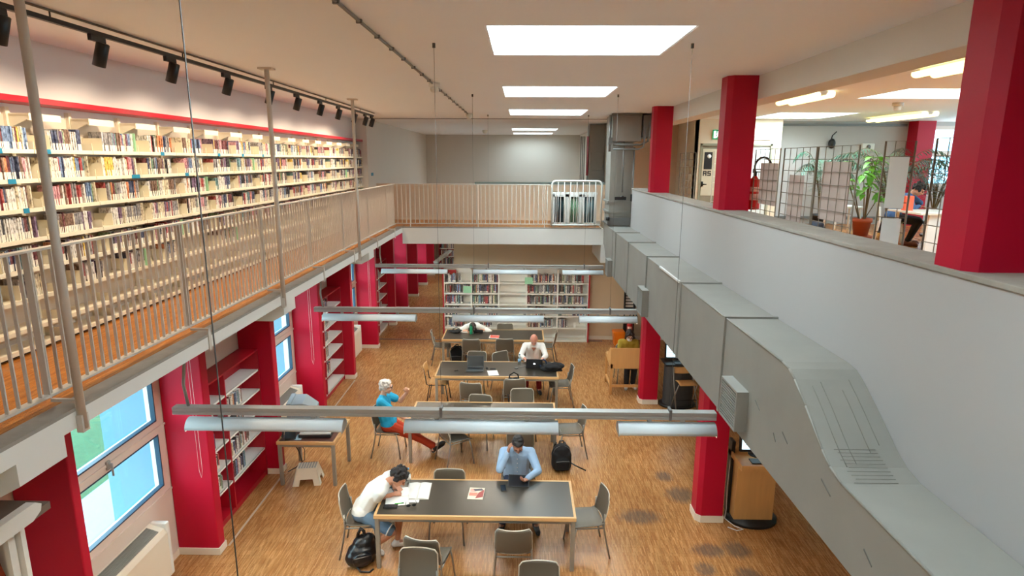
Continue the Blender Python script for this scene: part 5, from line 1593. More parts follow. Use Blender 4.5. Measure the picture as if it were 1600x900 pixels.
board(2.9, 4.93, 4.64, 5.04, .13, 'upper white board on the narrow turned grid', -35, M_PAPER)
board(2.9, 4.93, 3.98, 4.56, .13, 'lower white board on the narrow turned grid', -35, M_PAPER)
o = MB().bx(-.03, .04, 0, .22, 0, .3, .02).build('hanging_bag', mat('bag_slate', (74, 84, 100), .8)); o.location = (3.0, 6.12, 4.1)
tag(o, 'small slate blue bag on the left wire grid', 'bag')

# exit sign and door things
r = empty('exit_sign', (4.79, 15.49, 5.53), 0, 'green emergency exit sign with a white running figure above the khaki door', 'sign')
MB().bx(-.1, .1, -.02, .0, 0, .23).build('plate', emis('exit_green', (0, 122, 74), .35), r)
g = MB()
g.bx(-.075, -.02, -.024, -.02, .03, .2)
g.ball((.022, -.022, .175), (.016, .003, .016)).prism([(.0, .15), (.045, .15), (.035, .1), (.06, .06), (.045, .03), (.02, .08), (-.0, .035), (-.015, .045), (.008, .1), (-.01, .12)], 'y', -.024, -.02)
g.build('running_figure', emis('exit_white', (235, 250, 240), .6), r)
r = empty('sign_panel', (5.93, 15.49, 5.52), 0, 'pale sign with blue-grey lines above the white door', 'sign')
MB().bx(-.2, .2, -.015, 0, 0, .1).build('plate', mat('sign_pale', (206, 216, 218), .5), r)
MB().bx(-.17, .17, -.018, -.015, .06, .075).bx(-.17, .17, -.018, -.015, .025, .04).build('lettering', mat('sign_lines', (120, 170, 186), .5), r)
r = empty('door_poster', (4.66, 15.53, 4.6), 0, 'white poster with a black square and heavy black letters on the khaki door', 'poster')
MB().bx(-.16, .24, 0, .006, -.45, .7).build('sheet', mat('poster_paper', (206, 196, 170), .7), r)
MB().bx(-.12, .08, -.003, .0, .2, .62).build('black_field', M_BLACK, r)
MB().lathe([(.05, 0), (.05, .002)], (.0, -.004, .52), 16, Matrix.Rotation(R(90), 4, 'X')).build('round_emblem', M_PAPER, r)
def letter_strokes(mb, ch, x, z, w, h, t, y0, y1):
    S = {'R': [(0, 0, t, h), (t, h - t, w, h), (w - t, h / 2, w, h), (t, h / 2 - t / 2, w, h / 2 + t / 2), (w - t, 0, w, h / 2 - t / 2)],
         'S': [(0, 0, w, t), (w - t, 0, w, h / 2), (0, h / 2 - t / 2, w, h / 2 + t / 2), (0, h / 2, t, h), (0, h - t, w, h)]}
    for (a, b, c, d) in S[ch]:
        mb.bx(x + a, x + c, y0, y1, z + b, z + d)
q = MB(); letter_strokes(q, 'R', -.13, .04, .09, .12, .026, -.003, 0); letter_strokes(q, 'S', -.02, .04, .09, .12, .026, -.003, 0)
q.build('lettering', M_BLACK, r)

# gull-wing ceiling lamps of the upper room
def gull(x, y0, y1, label):
    r = empty('gullwing_lamp', (x, y0, CZ - .006), 0, label, 'lamp', 'lit twin ceiling lamps of the upper room')
    L_ = y1 - y0
    MB().bx(-.06, .06, .0, L_, -.05, 0).build('housing', M_SHELFW, r)
    for s in (-1, 1):
        sec = [(s * .05, -.03)] + [(s * (.13 + .085 * math.cos(R(a))), -.05 + .07 * math.sin(R(a)) - .02) for a in range(180, -1, -20)][::1]
        lo = [(s * .045, -.06)] + [(s * (.105 - .06 * math.cos(R(a))), -.06 - .035 * math.sin(R(a))) for a in range(0, 181, 20)]
        MB().prism(lo + [(s * .165, -.035), (s * .045, -.03)], 'y', .02, L_ - .02).build('diffuser', M_TUBE, r)
        MB().prism(lo + [(s * .165, -.01), (s * .11, .0), (s * .045, -.03)], 'y', -.004, .02).build('end_cap', emis('end_cap_glow', (255, 244, 214), 1.0) if 'end_cap_glow' not in MATS else MATS['end_cap_glow'], r)
    return r
gull(4.42, 9.36, 10.7, 'lit twin lamp on the upper room ceiling, left of the near skylight there')
gull(4.5, 5.9, 7.2, 'lit twin lamp on the upper room ceiling beside the near red column')
gull(8.35, 13.0, 15.1, 'lit twin lamp on the upper room ceiling before the window')
r = empty('ceiling_speaker', (8.0, 16.22, 5.46), 0, 'small black loudspeaker on the grey back wall', 'loudspeaker')
MB().ball((0, 0, 0), (.09, .08, .13)).build('body', M_BLACK, r)
MB().tube([(0, .08, 0), (0, .02, .2), (.1, .02, .3)], .014).build('bracket', M_BLACK, r)
r = empty('wall_unit', (8.95, 16.25, 5.38), 0, 'small white unit with a round grille on the grey back wall', 'wall unit')
MB().bx(-.16, .16, -.03, .05, -.09, .09, .02).build('body', M_SHELFW, r)
MB().lathe([(.055, 0), (.055, .01)], (0, -.03, 0), 16, Matrix.Rotation(R(90), 4, 'X')).build('grille', M_GALVD, r)

# desk in the upper room
r = empty('office_desk', (8.15, 11.35, MZ), 0, 'white desk in the upper room behind the wire grid', 'desk')
MB().bx(-1.1, 1.1, -.5, .5, .7, .735, .004).build('desktop', mat('desk_top', (214, 208, 194), .35), r)
MB().bx(-.92, 1.05, -.46, -.44, .02, .7).build('front_panel', M_SHELFW, r)
for sx, sy in ((-.95, .42), (1.02, .42), (1.02, -.42), (-.9, -.42)):
    MB().bx(sx - .025, sx + .025, sy - .025, sy + .025, 0, .7).build('leg', M_SHELFW, r)
laptop(8.45, 11.55, 60, .36, .25, 74, 'silver laptop open on the desk of the upper room', mat('laptop_silver', (176, 178, 178), .3), DARKSCR, False, MZ + .737)
r = empty('paper_stack', (8.6, 11.1, MZ + .735), R(8), 'stack of white papers on the upper room desk', 'papers')
MB().bx(-.2, .2, -.15, .15, 0, .05).build('sheets', M_PAPER, r)
r = empty('orange_box', (7.2, 11.5, MZ + .735), 0, 'orange box standing on the corner of the upper room desk', 'box')
MB().bx(-.08, .08, -.05, .05, 0, .27, .004).build('body', mat('box_orange', (232, 96, 62), .5), r)
r = empty('office_chair', (7.42, 12.3, MZ), R(-118), 'olive chair with pale legs under the person in the upper room', 'chair')
MB().sheet(lambda u, v: (-.22 + .44 * u, -.2 + .42 * v, .45 + .012 * abs(2 * u - 1) ** 2), 8, 8, .014).build('seat', mat('chair_olive_light', (150, 146, 118), .5), r)
MB().sheet(lambda u, v: ((-.2 + .4 * u) * (1 - .25 * v ** 4), -.23 - .07 * v + .05 * abs(2 * u - 1) ** 2, .47 + .36 * v), 8, 8, .014).build('backrest', mat('chair_olive_light', (150, 146, 118), .5), r)
for s in (-1, 1):
    MB().tube([(s * .2, .17, .44), (s * .24, .22, 0)], .016).build('leg', M_SHELFW, r)
    MB().tube([(s * .2, -.23, .75), (s * .21, -.2, .44), (s * .24, -.28, 0)], .016).build('leg', M_SHELFW, r)
r = empty('side_table', (7.2, 13.75, MZ), 0, 'small white table behind the wire grid, left of the potted plant', 'table')
MB().bx(-.36, .3, -.3, .3, .62, .66, .01).build('tabletop', M_SHELFW, r)
for s in (-1, 1):
    for t in (-1, 1):
        MB().tube([(s * .25, t * .22, .62), (s * .29, t * .27, 0)], .022).build('leg', M_SHELFW, r)

# plants
def pot(r, rad, h, M_TERRA=M_TERRA):
    MB().lathe([(rad * .72, .03), (rad * .95, h * .8), (rad * 1.06, h * .8), (rad * 1.06, h), (rad * .95, h), (rad * .93, h * .9), (.001, h * .9)], seg=24).build('pot', M_TERRA, r)
    MB().lathe([(rad * 1.15, 0), (rad * 1.3, .04), (rad * 1.2, .045), (rad * .8, .03)], seg=24).build('saucer', M_TERRA, r)
    MB().lathe([(.001, h * .88), (rad * .93, h * .9), (.001, h * .93)], seg=16).build('soil', M_SOIL, r)
def leaf_geo(mb, p, d, up, L_, w, droop=.3, seg=4):
    d = d.normalized()
    sd = d.cross(up)
    if sd.length < 1e-3: sd = d.orthogonal()
    sd.normalize()
    n = sd.cross(d)
    vs = []; fs = []
    for i in range(seg + 1):
        t = i / seg
        c = p + d * (L_ * t) - Vector((0, 0, 1)) * (droop * L_ * t * t)
        ww = w * math.sin(PI * min(.999, .08 + .92 * t)) ** .8
        vs += [c - sd * ww + n * ww * .25, c, c + sd * ww + n * ww * .25]
    for i in range(seg):
        a = 3 * i
        fs += [(a, a + 1, a + 4, a + 3), (a + 1, a + 2, a + 5, a + 4)]
    mb.add(vs, fs, True)
rp_ = random.Random(11)
r = empty('potted_plant', (7.42, 13.35, MZ), 0, 'light green leafy plant in a terracotta pot on the upper room floor', 'plant')
pot(r, .19, .42)
st = MB(); lf = MB()
for k in range(6):
    a = rp_.uniform(0, 2 * PI); hh = rp_.uniform(1.2, 1.85)
    tip = Vector((-.2 + math.cos(a) * rp_.uniform(.1, .42), math.sin(a) * rp_.uniform(.1, .3), hh))
    base = Vector((math.cos(a) * .05, math.sin(a) * .05, .36))
    mid = base.lerp(tip, .5) + Vector((0, 0, .1))
    st.tube([base, mid, tip], [.014, .011, .006], 6)
    for j in range(9):
        q = base.lerp(tip, rp_.uniform(.5, 1.03))
        t = rp_.uniform(0, 2 * PI)
        leaf_geo(lf, q, Vector((math.cos(t), math.sin(t), rp_.uniform(-.1, .6))), Vector((0, 0, 1)), rp_.uniform(.22, .36), rp_.uniform(.05, .08), rp_.uniform(.3, .8))
for j in range(10):
    t = rp_.uniform(0, 2 * PI)
    leaf_geo(lf, Vector((.34, -.1, rp_.uniform(.85, 1.1))), Vector((math.cos(t), math.sin(t), .2)), Vector((0, 0, 1)), .3, .06, .7)
st.tube([(.03, 0, .36), (.2, -.05, .75), (.34, -.1, 1.05)], .01, 6)
st.build('stem', M_STEM, r); lf.build('leaves', M_LEAF, r)
def palm(x, y, label, seed, n, H, spread, m):
    q = random.Random(seed)
    r = empty('potted_palm', (x, y, MZ), 0, label, 'plant')
    pot(r, .16, .34, M_BLACK)
    st = MB(); lf = MB()
    for k in range(n):
        a = 2 * PI * k / n + q.uniform(-.3, .3)
        reach = spread * q.uniform(.6, 1.0); hh = H * q.uniform(.75, 1.0)
        pts = []
        for i in range(9):
            t = i / 8
            rr = reach * (t ** 1.6)
            z = .35 + (hh - .35) * math.sin(t * PI * .62) / math.sin(PI * .5) - (.45 * reach * max(0, t - .6) ** 1.5)
            pts.append(Vector((math.cos(a) * rr, math.sin(a) * rr, z)))
        st.tube(pts, [.012 - .001 * i for i in range(9)], 5)
        for i in range(3, 9):
            for jj in range(3):
                t = jj / 3
                p = pts[i - 1].lerp(pts[i], t)
                d = (pts[i] - pts[i - 1]).normalized()
                sd = d.cross(Vector((0, 0, 1))).normalized()
                for s in (-1, 1):
                    leaf_geo(lf, p, d * .55 + sd * s * .9 + Vector((0, 0, -.1)), Vector((0, 0, 1)), .34 * (1.15 - .07 * i) * q.uniform(.8, 1.2), .014, .45, 3)
    st.build('stem', M_STEM, r); lf.build('fronds', m, r)
palm(8.5, 14.3, 'large palm with long drooping fronds behind the leafy potted plant', 3, 18, 2.05, 1.5, M_PALM)
palm(9.1, 13.6, 'bluish palm beside the person at the desk in the upper room', 9, 16, 1.8, 1.35, mat('palm_leaf_blue', (88, 122, 122), .4, var=.2, scale=9))
palm(7.4, 15.3, 'dark palm in the back behind the wire grid posters', 21, 11, 1.9, .9, M_PALM)
# ------------------------------------------------------------------ people
def ik(a, b, l1, l2, hint):
    a = Vector(a); b = Vector(b)
    d = b - a
    L_ = d.length
    mx = (l1 + l2) * .999
    if L_ > mx:
        b = a + d * (mx / L_); d = b - a; L_ = mx
    L_ = max(L_, abs(l1 - l2) + .01)
    t = (l1 * l1 - l2 * l2 + L_ * L_) / (2 * L_)
    hgt = math.sqrt(max(0, l1 * l1 - t * t))
    dn = d.normalized()
    h = Vector(hint); h = h - dn * h.dot(dn)
    h = h.normalized() if h.length > 1e-5 else dn.orthogonal().normalized()
    return a + dn * t + h * hgt, b

def hand(mb, wrist, fdir, palm_n, side, curl=25):
    """palm, four bent unequal fingers, side thumb. palm_n: direction the palm faces; side +1 right hand"""
    f = Vector(fdir).normalized()
    n = Vector(palm_n); n = (n - f * n.dot(f)).normalized()
    s = f.cross(n).normalized() * side          # towards the thumb
    W = Vector(wrist)
    lens = (.072, .08, .075, .06)
    for i in range(4):
        off = s * (.031 - .0207 * i)
        k = W + f * (.088 - .004 * abs(i - 1.2)) + off
        mb.cap(W + f * .012 + off * .62, k, .0145, .0115, 8)
        c1 = math.radians(curl * (.7 + .12 * i)); c2 = c1 + math.radians(curl * .9); c3 = c2 + math.radians(curl * .6)
        spread = s * (.012 - .008 * i)
        p = k
        for (c, l, r0, r1) in ((c1, lens[i] * .45, .0098, .009), (c2, lens[i] * .32, .009, .0082), (c3, lens[i] * .25, .0082, .0072)):
            q = p + (f * math.cos(c) + n * math.sin(c)) * l + spread * l * 6
            mb.cap(p, q, r0, r1, 8); p = q
    b = W + f * .025 + s * .028
    m = b + (f * .62 + s * .62 + n * .35).normalized() * .042
    e = m + (f * .9 + s * .15 + n * .4).normalized() * .034
    mb.cap(b, m, .0145, .0115, 8); mb.cap(m, e, .011, .0085, 8)

SKIN = {'light': mat('skin_light', (214, 164, 136), .5, var=.06, scale=14), 'warm': mat('skin_warm', (196, 138, 108), .5, var=.06, scale=14), 'tan': mat('skin_tan', (172, 118, 92), .5, var=.06, scale=14), 'ruddy': mat('skin_ruddy', (206, 138, 114), .5, var=.08, scale=14)}
M_EYE = mat('eye_dark', (30, 22, 20), .2)
M_BROW = mat('eyebrow_dark', (40, 30, 26), .7)
M_BROWG = mat('eyebrow_grey', (150, 146, 142), .7)
M_LIP = mat('lips', (168, 92, 84), .5)

def person(name_label, loc, rz, P):
    r = empty('person', loc, R(rz), name_label, 'person')
    X = Vector((1, 0, 0))
    vx = P.get('voxel', .0062)
    hz = P.get('hip', .56)
    p0 = Vector((0, 0, hz))
    sl = P.get('side', 0.0)
    def D(a): return Vector((sl, math.sin(R(a)), math.cos(R(a)))).normalized()
    l1, l2, l3 = P['lean']
    ch_ = p0 + D(l1) * .27
    nk = ch_ + D(l2) * .25
    hb = nk + D(l3) * .075
    shw = P.get('shw', .185)
    sh = {s: nk - D(l2) * .055 + X * s * shw + Vector((0, P.get('shf', {}).get(s, 0), 0)) for s in (1, -1)}
    # head frame
    hp = P.get('pitch', 20); hy = P.get('turn', 0)
    F = Vector((math.sin(R(-hy)) * math.cos(R(hp)), math.cos(R(hy)) * math.cos(R(hp)), -math.sin(R(hp))))
    Rt = F.cross(Vector((0, 0, 1))).normalized()
    T = Rt.cross(F).normalized()
    c = hb + T * .085 + F * .03 + D(l3) * .01
    HM = Matrix((Rt, F, T)).transposed().to_4x4()
    def H(x, y, z): return c + Rt * x + F * y + T * z
    arms = {}
    for s in (1, -1):
        tgt = P['hands'][s]
        el, wr = ik(sh[s], tgt, .285, .25, P.get('ehint', {}).get(s, (s * .7, -.3, -.7)))
        arms[s] = (el, wr)
    legs = {}
    for s in (1, -1):
        hip = p0 + X * s * .09 + Vector((0, .03, -.02))
        kn, an = ik(hip, Vector(P['feet'][s]) + Vector((0, 0, .085)), .43, .42, P.get('khint', {}).get(s, (0, .4, 1)))
        legs[s] = (hip, kn, an)
    fd = P.get('fdir', {})
    # ---- body, one continuous skin
    b = MB()
    b.cap(p0 - X * .075, p0 + X * .075, .115, .115); b.cap(p0 + X * .05, ch_ + X * .055, .1, .105); b.cap(p0 - X * .05, ch_ - X * .055, .1, .105)
    b.cap(ch_ + X * .06, nk - D(l2) * .09 + X * .075, .1, .09); b.cap(ch_ - X * .06, nk - D(l2) * .09 - X * .075, .1, .09)
    b.cap(sh[-1], sh[1], .055, .055); b.cap(nk - D(l2) * .03, hb + D(l3) * .05, .056, .05); b.cap(nk - X * .08 - D(l2) * .03, nk + X * .08 - D(l2) * .03, .05, .05)
    for s in (1, -1):
        el, wr = arms[s]
        b.cap(sh[s], el, .05, .039); b.cap(el, el.lerp(wr, .35), .038, .04); b.cap(el.lerp(wr, .35), wr, .04, .026)
        hd = P['hdir'][s]
        hand(b, wr, hd[0], hd[1], s, hd[2] if len(hd) > 2 else 25)
        hip, kn, an = legs[s]
        b.cap(hip, kn, .085, .057); b.cap(kn, kn.lerp(an, .3), .055, .054); b.cap(kn.lerp(an, .3), an, .054, .034)
        t = Vector(fd.get(s, (s * .2, 1, -.05))).normalized()
        b.cap(an, an + t * .14 + Vector((0, 0, -.045)), .036, .03); b.cap(an + Vector((0, 0, -.03)), an - t * .04 + Vector((0, 0, -.05)), .034, .03)
    def head_geo(b):
        b.ball(H(0, -.018, .022), (.077, .098, .098), HM, 18); b.ball(H(0, .022, -.035), (.064, .074, .088), HM, 16); b.ball(H(0, .052, -.095), (.034, .03, .026), HM)
        b.cap(H(-.045, .0, -.075), H(-.012, .06, -.098), .022, .02); b.cap(H(.045, .0, -.075), H(.012, .06, -.098), .022, .02)
        b.cap(H(0, .088, .012), H(0, .108, -.028), .009, .0145); b.ball(H(-.013, .096, -.032), .009); b.ball(H(.013, .096, -.032), .009)
        b.cap(H(-.038, .074, .022), H(.038, .074, .022), .014, .014)
        b.cap(H(-.018, .084, -.06), H(.018, .084, -.06), .0085, .0085); b.cap(H(-.014, .081, -.07), H(.014, .081, -.07), .009, .009)
        for s in (-1, 1):
            b.ball(H(s * .079, -.012, -.005), (.011, .022, .032), HM); b.ball(H(s * .04, .065, -.03), (.02, .016, .018), HM)
    head_geo(b)
    blob_obj('body', b, SKIN[P['skin']], r, vx, 3)
    e = MB()
    for s in (-1, 1): e.ball(H(s * .031, .083, .002), (.013, .008, .007), HM, 10)
    e.build('eyes', M_EYE, r)
    w = MB()
    for s in (-1, 1): w.tube([H(s * .014, .096, .022), H(s * .032, .094, .028), H(s * .052, .078, .022)], [.004, .005, .003], 6)
    w.build('eyebrows', P.get('brow', M_BROW), r)
    MB().ball(H(0, .093, -.064), (.02, .0035, .0085), HM, 10).build('lips', M_LIP, r)
    # ---- hair
    st = P.get('hair')
    hm = P.get('hairm')
    if st:
        h = MB(); q = random.Random(P.get('seed', 1))
        if st == 'short':
            h.ball(H(0, -.03, .038), (.083, .1, .092), HM, 18)
            for s in (-1, 1): h.ball(H(s * .07, -.03, .0), (.016, .05, .05), HM)
            h.ball(H(0, -.09, -.02), (.06, .032, .06), HM); h.ball(H(0, .03, .092), (.06, .055, .028), HM)
            for k in range(26):
                a = q.uniform(0, 2 * PI); u = q.uniform(.1, 1)
                h.ball(H(.066 * math.cos(a) * u, -.02 + .078 * math.sin(a) * u, .09 + .035 * (1 - u * u)), q.uniform(.012, .022))
        elif st == 'curly':
            h.ball(H(0, -.03, .04), (.086, .1, .092), HM, 18); h.ball(H(0, -.09, -.01), (.066, .035, .07), HM)
            for k in range(70):
                a = q.uniform(0, 2 * PI); u = q.uniform(.0, 1)
                zz = q.uniform(-.02, .12)
                rr = .088 * math.sqrt(max(.1, 1 - (max(0, zz - .03) / .12) ** 2))
                yy = -.03 + rr * 1.15 * math.sin(a)
                if yy > .045 and zz < .055: continue
                h.ball(H(rr * math.cos(a), yy, zz), q.uniform(.016, .026))
        elif st == 'white':
            h.ball(H(0, -.03, .04), (.084, .1, .09), HM, 18); h.ball(H(0, -.085, -.03), (.062, .04, .07), HM)
            for s in (-1, 1): h.ball(H(s * .072, -.025, -.0), (.018, .05, .055), HM)
            for k in range(40):
                a = q.uniform(0, 2 * PI); zz = q.uniform(.0, .11)
                rr = .085 * math.sqrt(max(.1, 1 - (max(0, zz - .03) / .12) ** 2)); yy = -.03 + rr * 1.15 * math.sin(a)
                if yy > .05 and zz < .06: continue
                h.ball(H(rr * math.cos(a), yy, zz), q.uniform(.012, .02))
        elif st == 'fringe':
            for s in (-1, 1): h.ball(H(s * .072, -.04, -.01), (.012, .045, .035), HM)
            h.ball(H(0, -.105, -.02), (.05, .016, .04), HM)
        elif st == 'bob':
            h.ball(H(0, -.03, .035), (.09, .106, .1), HM, 18); h.ball(H(0, -.07, -.05), (.085, .06, .1), HM)
            for s in (-1, 1):
                h.cap(H(s * .075, .02, .06), H(s * .085, .015, -.09), .03, .022); h.cap(H(s * .03, .06, .09), H(s * .07, .05, .03), .024, .02)
        elif st == 'long':
            h.ball(H(0, -.03, .035), (.09, .106, .1), HM, 18); h.ball(H(0, -.08, -.05), (.085, .05, .1), HM)
            for s in (-1, 1):
                h.cap(H(s * .07, .03, .06), H(s * .095, .07, -.1), .034, .03); h.cap(H(s * .03, .07, .08), H(s * .075, .06, -.02), .026, .024)
        blob_obj('hair', h, hm, r, .0075, 2)
    if P.get('mask'):
        mk = MB().ball(H(0, .07, -.058), (.058, .05, .048), HM, 16)
        blob_obj('face_mask', mk, M_PAPER, r, .007, 2)
        g = MB()
        for s in (-1, 1): g.tube([H(s * .05, .08, -.04), H(s * .078, .0, -.01)], .003)
        g.build('mask_loop', M_PAPER, r)
    if P.get('glasses'):
        g = MB()
        for s in (-1, 1):
            g.tube([H(s * .033 + .022 * math.cos(R(a)), .1, .002 + .018 * math.sin(R(a))) for a in range(0, 360, 40)], .0026, 6, closed=True)
            g.tube([H(s * .055, .098, .006), H(s * .08, .0, .006)], .0025, 6)
        g.tube([H(-.011, .104, .004), H(.011, .104, .004)], .0025, 6)
        g.build('eyeglasses', M_BLACK, r)
    # ---- shirt
    k = .017
    g = MB()
    g.cap(p0 - X * .075 + Vector((0, 0, .02)), p0 + X * .075 + Vector((0, 0, .02)), .115 + k, .115 + k); g.cap(p0 + X * .05, ch_ + X * .055, .1 + k + .008, .105 + k); g.cap(p0 - X * .05, ch_ - X * .055, .1 + k + .008, .105 + k)
    g.cap(ch_ + X * .06, nk - D(l2) * .09 + X * .075, .1 + k, .09 + k); g.cap(ch_ - X * .06, nk - D(l2) * .09 - X * .075, .1 + k, .09 + k)
    g.cap(sh[-1], sh[1], .055 + k, .055 + k); g.cap(nk - X * .07 - D(l2) * .035, nk + X * .07 - D(l2) * .035, .05 + k * .9, .05 + k * .9)
    for s in (1, -1):
        el, wr = arms[s]
        if P['sleeve'] == 'long':
            g.cap(sh[s], el, .05 + k + .004, .039 + k); g.cap(el, wr.lerp(el, .08), .039 + k, .026 + k * .9)
        elif P['sleeve'] == 'three':
            g.cap(sh[s], el, .05 + k + .006, .04 + k); g.cap(el, el.lerp(wr, .45), .04 + k, .038 + k)
        else:
            g.cap(sh[s], sh[s].lerp(el, .62), .052 + k + .006, .05 + k + .006)
    blob_obj('shirt', g, P['shirt'], r, .009, 3)
    if P.get('collar'):
        cq = MB()
        for s in (-1, 1): cq.prism([(0, 0), (.06, .0), (.045, .05), (0, .035)], 'y', 0, .006, Matrix.Translation(nk + D(l2 + 70) * .055 + Vector((0, 0, -.005))) @ Matrix.Diagonal((s, 1, 1, 1)) @ Matrix.Rotation(R(-25), 4, 'X'))
        cq.build('collar', P['shirt'], r)
        bt = MB()
        for i in range(4): bt.ball(nk.lerp(ch_, .25 + .35 * i) + D(l2 + 90) * (.118 + .004 * i), .006)
        bt.build('buttons', M_PAPER, r)
    if P.get('vneck'):
        vv = MB().prism([(-.05, .02), (.05, .02), (.0, -.1)], 'y', 0, .006, Matrix.Translation(nk - D(l2) * .03 + D(l2 + 90) * .105) @ Matrix.Rotation(R(-l2 - 8), 4, 'X'))
        tag(vv.build('neckline', SKIN[P['skin']], r), 'open v neck showing skin')
    # ---- trousers or shorts
    g = MB()
    g.cap(p0 - X * .075, p0 + X * .075, .12 + .012, .12 + .012)
    for s in (1, -1):
        hip, kn, an = legs[s]
        if P['legs'] == 'long':
            g.cap(hip, kn, .09 + .012, .062 + .012); g.cap(kn, an.lerp(kn, .08), .058 + .014, .046 + .01)
        else:
            g.cap(hip, hip.lerp(kn, .92), .092 + .012, .078)
    blob_obj('trousers' if P['legs'] == 'long' else 'shorts', g, P['trousers'], r, .009, 3)
    if P['legs'] != 'long':
        for s in (1, -1):
            hip, kn, an = legs[s]
            d = (kn - hip).normalized()
            q1 = hip.lerp(kn, .9)
            u = d.orthogonal().normalized(); w_ = d.cross(u)
            ring = MB().tube([q1 + (u * math.cos(R(a)) + w_ * math.sin(R(a))) * .081 for a in range(0, 360, 24)], .009, 6, closed=True)
            tag(ring.build('hem_stripe', M_PAPER, r), 'white hem stripe')
    # ---- shoes
    for s in (1, -1):
        hip, kn, an = legs[s]
        t = Vector(fd.get(s, (s * .2, 1, -.05))).normalized()
        t2 = Vector((t.x, t.y, 0)).normalized() if not P.get('tipped') else t
        q = MB()
        dn = Vector((0, 0, -1)) if not P.get('tipped') else (t.cross(X).normalized() * -1 if t.cross(X).z > 0 else t.cross(X).normalized())
        q.cap(an + dn * .035, an + dn * .04 + t2 * .15, .045, .038); q.cap(an + dn * .0, an + dn * .045 - t2 * .04, .043, .042); q.cap(an + dn * .052 - t2 * .045, an + dn * .056 + t2 * .17, .03, .03)
        so = blob_obj('shoe', q, P['shoes'], r, .009, 3)
        if P.get('sole'):
            MB().cap(an + dn * .075 - t2 * .05, an + dn * .075 + t2 * .175, .014, .014).build('sole', P['sole'], so)
        if P.get('sock'):
            MB().cap(an + Vector((0, 0, .02)), an.lerp(kn, P['sock'][1]), .042, .047).build('sock', P['sock'][0], r)
    return r

M_TEE = mat('tshirt_white', (226, 230, 228), .85, var=.04, scale=5)
person('young man in a white t-shirt and blue shorts bent over his notebook, writing', (-2.03, 7.05, 0), -90, dict(
    hip=.57, lean=(30, 52, 62), pitch=48, turn=-8, skin='warm', hair='curly', hairm=mat('hair_black', (26, 22, 22), .6, var=.2, scale=20), seed=4,
    hands={1: (.0, .40, .785), -1: (-.2, .36, .785)}, ehint={1: (.35, -1, -.15), -1: (-1, .1, -.2)}, hdir={1: ((-.45, .8, -.1), (-.3, 0, -1), 50), -1: ((.5, .8, -.05), (0, 0, -1), 18)},
    feet={1: (.12, .10, .0), -1: (-.04, .42, .0)}, khint={1: (.2, 1, .3), -1: (-.1, .6, 1)}, sleeve='short', shirt=M_TEE, legs='short', trousers=mat('shorts_blue', (96, 124, 150), .8, var=.1, scale=8),
    shoes=mat('shoe_white', (232, 230, 226), .55, var=.03), sole=mat('shoe_sole', (214, 210, 202), .6)))
r = empty('pen', (-1.66, 7.13, .80), 0, 'pen in the hand of the young man in white', 'pen')
MB().tube([(.02, .03, -.05), (-.03, -.02, .07)], .004).build('body', mat('pen_blue', (60, 130, 160), .4), r)

person('dark-haired man in a light blue shirt holding a tablet, hand raised to his temple', (-.04, 7.97, 0), 180, dict(
    hip=.56, lean=(14, 24, 18), pitch=42, turn=6, skin='tan', hair='short', hairm=mat('hair_black', (26, 22, 22), .6), seed=2,
    hands={1: (.13, .30, 1.07), -1: (-.13, .53, .80)}, ehint={1: (.5, .6, -1), -1: (-1, -.2, -.5)}, hdir={1: ((-.25, -.15, 1), (-1, -.3, 0), 35), -1: ((.55, .7, .15), (.2, .3, 1), 40)},
    feet={1: (.2, .46, .0), -1: (-.26, .44, .0)}, sleeve='long', shirt=mat('shirt_light_blue', (150, 178, 208), .8, var=.06, scale=10), collar=True, legs='long', trousers=mat('jeans_navy', (40, 56, 86), .85, var=.12, scale=12),
    shoes=mat('shoe_black', (26, 26, 28), .5)))
person('white-haired man in turquoise and orange trousers leaning back with legs stretched out', (-2.27, 9.7, 0), -90, dict(
    hip=.55, lean=(-16, -2, 14), pitch=10, turn=4, skin='light', hair='white', hairm=mat('hair_white', (198, 194, 188), .7, var=.1, scale=25), brow=M_BROWG, glasses=True, seed=6,
    hands={1: (.12, .36, .66), -1: (-.14, .30, 1.06)}, ehint={1: (.8, -.4, -.9), -1: (-.4, .3, -1)}, hdir={1: ((-.5, .8, -.1), (0, 0, -1), 40), -1: ((.2, .15, 1), (.8, .1, 0), 55)},
    feet={1: (.02, .88, .02), -1: (.0, .80, .0)}, khint={1: (0, .3, 1), -1: (0, .3, 1)}, fdir={1: (.1, .75, .65), -1: (-.1, .8, .55)}, tipped=True,
    sleeve='short', shirt=mat('tshirt_turquoise', (16, 148, 190), .8, var=.07, scale=8), legs='long', trousers=mat('trousers_rust', (178, 56, 24), .85, var=.1, scale=8), shoes=mat('shoe_black', (26, 26, 28), .5)))
person('bald man in a white v-neck shirt working on a dark laptop', (.28, 12.98, 0), 180, dict(
    hip=.56, lean=(16, 26, 22), pitch=40, skin='ruddy', hair='fringe', hairm=mat('hair_grey', (150, 146, 142), .7), brow=M_BROWG, seed=3,
    hands={1: (.16, .58, .80), -1: (-.15, .60, .80)}, ehint={1: (1, -.3, -.5), -1: (-1, -.3, -.5)}, hdir={1: ((-.4, .9, -.1), (0, 0, -1), 25), -1: ((.4, .9, -.1), (0, 0, -1), 25)},
    feet={1: (.16, .3, .0), -1: (-.12, .42, .0)}, sleeve='three', shirt=mat('shirt_white', (224, 218, 210), .85, var=.03, scale=7), vneck=True, legs='long', trousers=mat('trousers_brick', (160, 40, 46), .85, var=.1, scale=8), shoes=mat('shoe_black', (26, 26, 28), .5)))
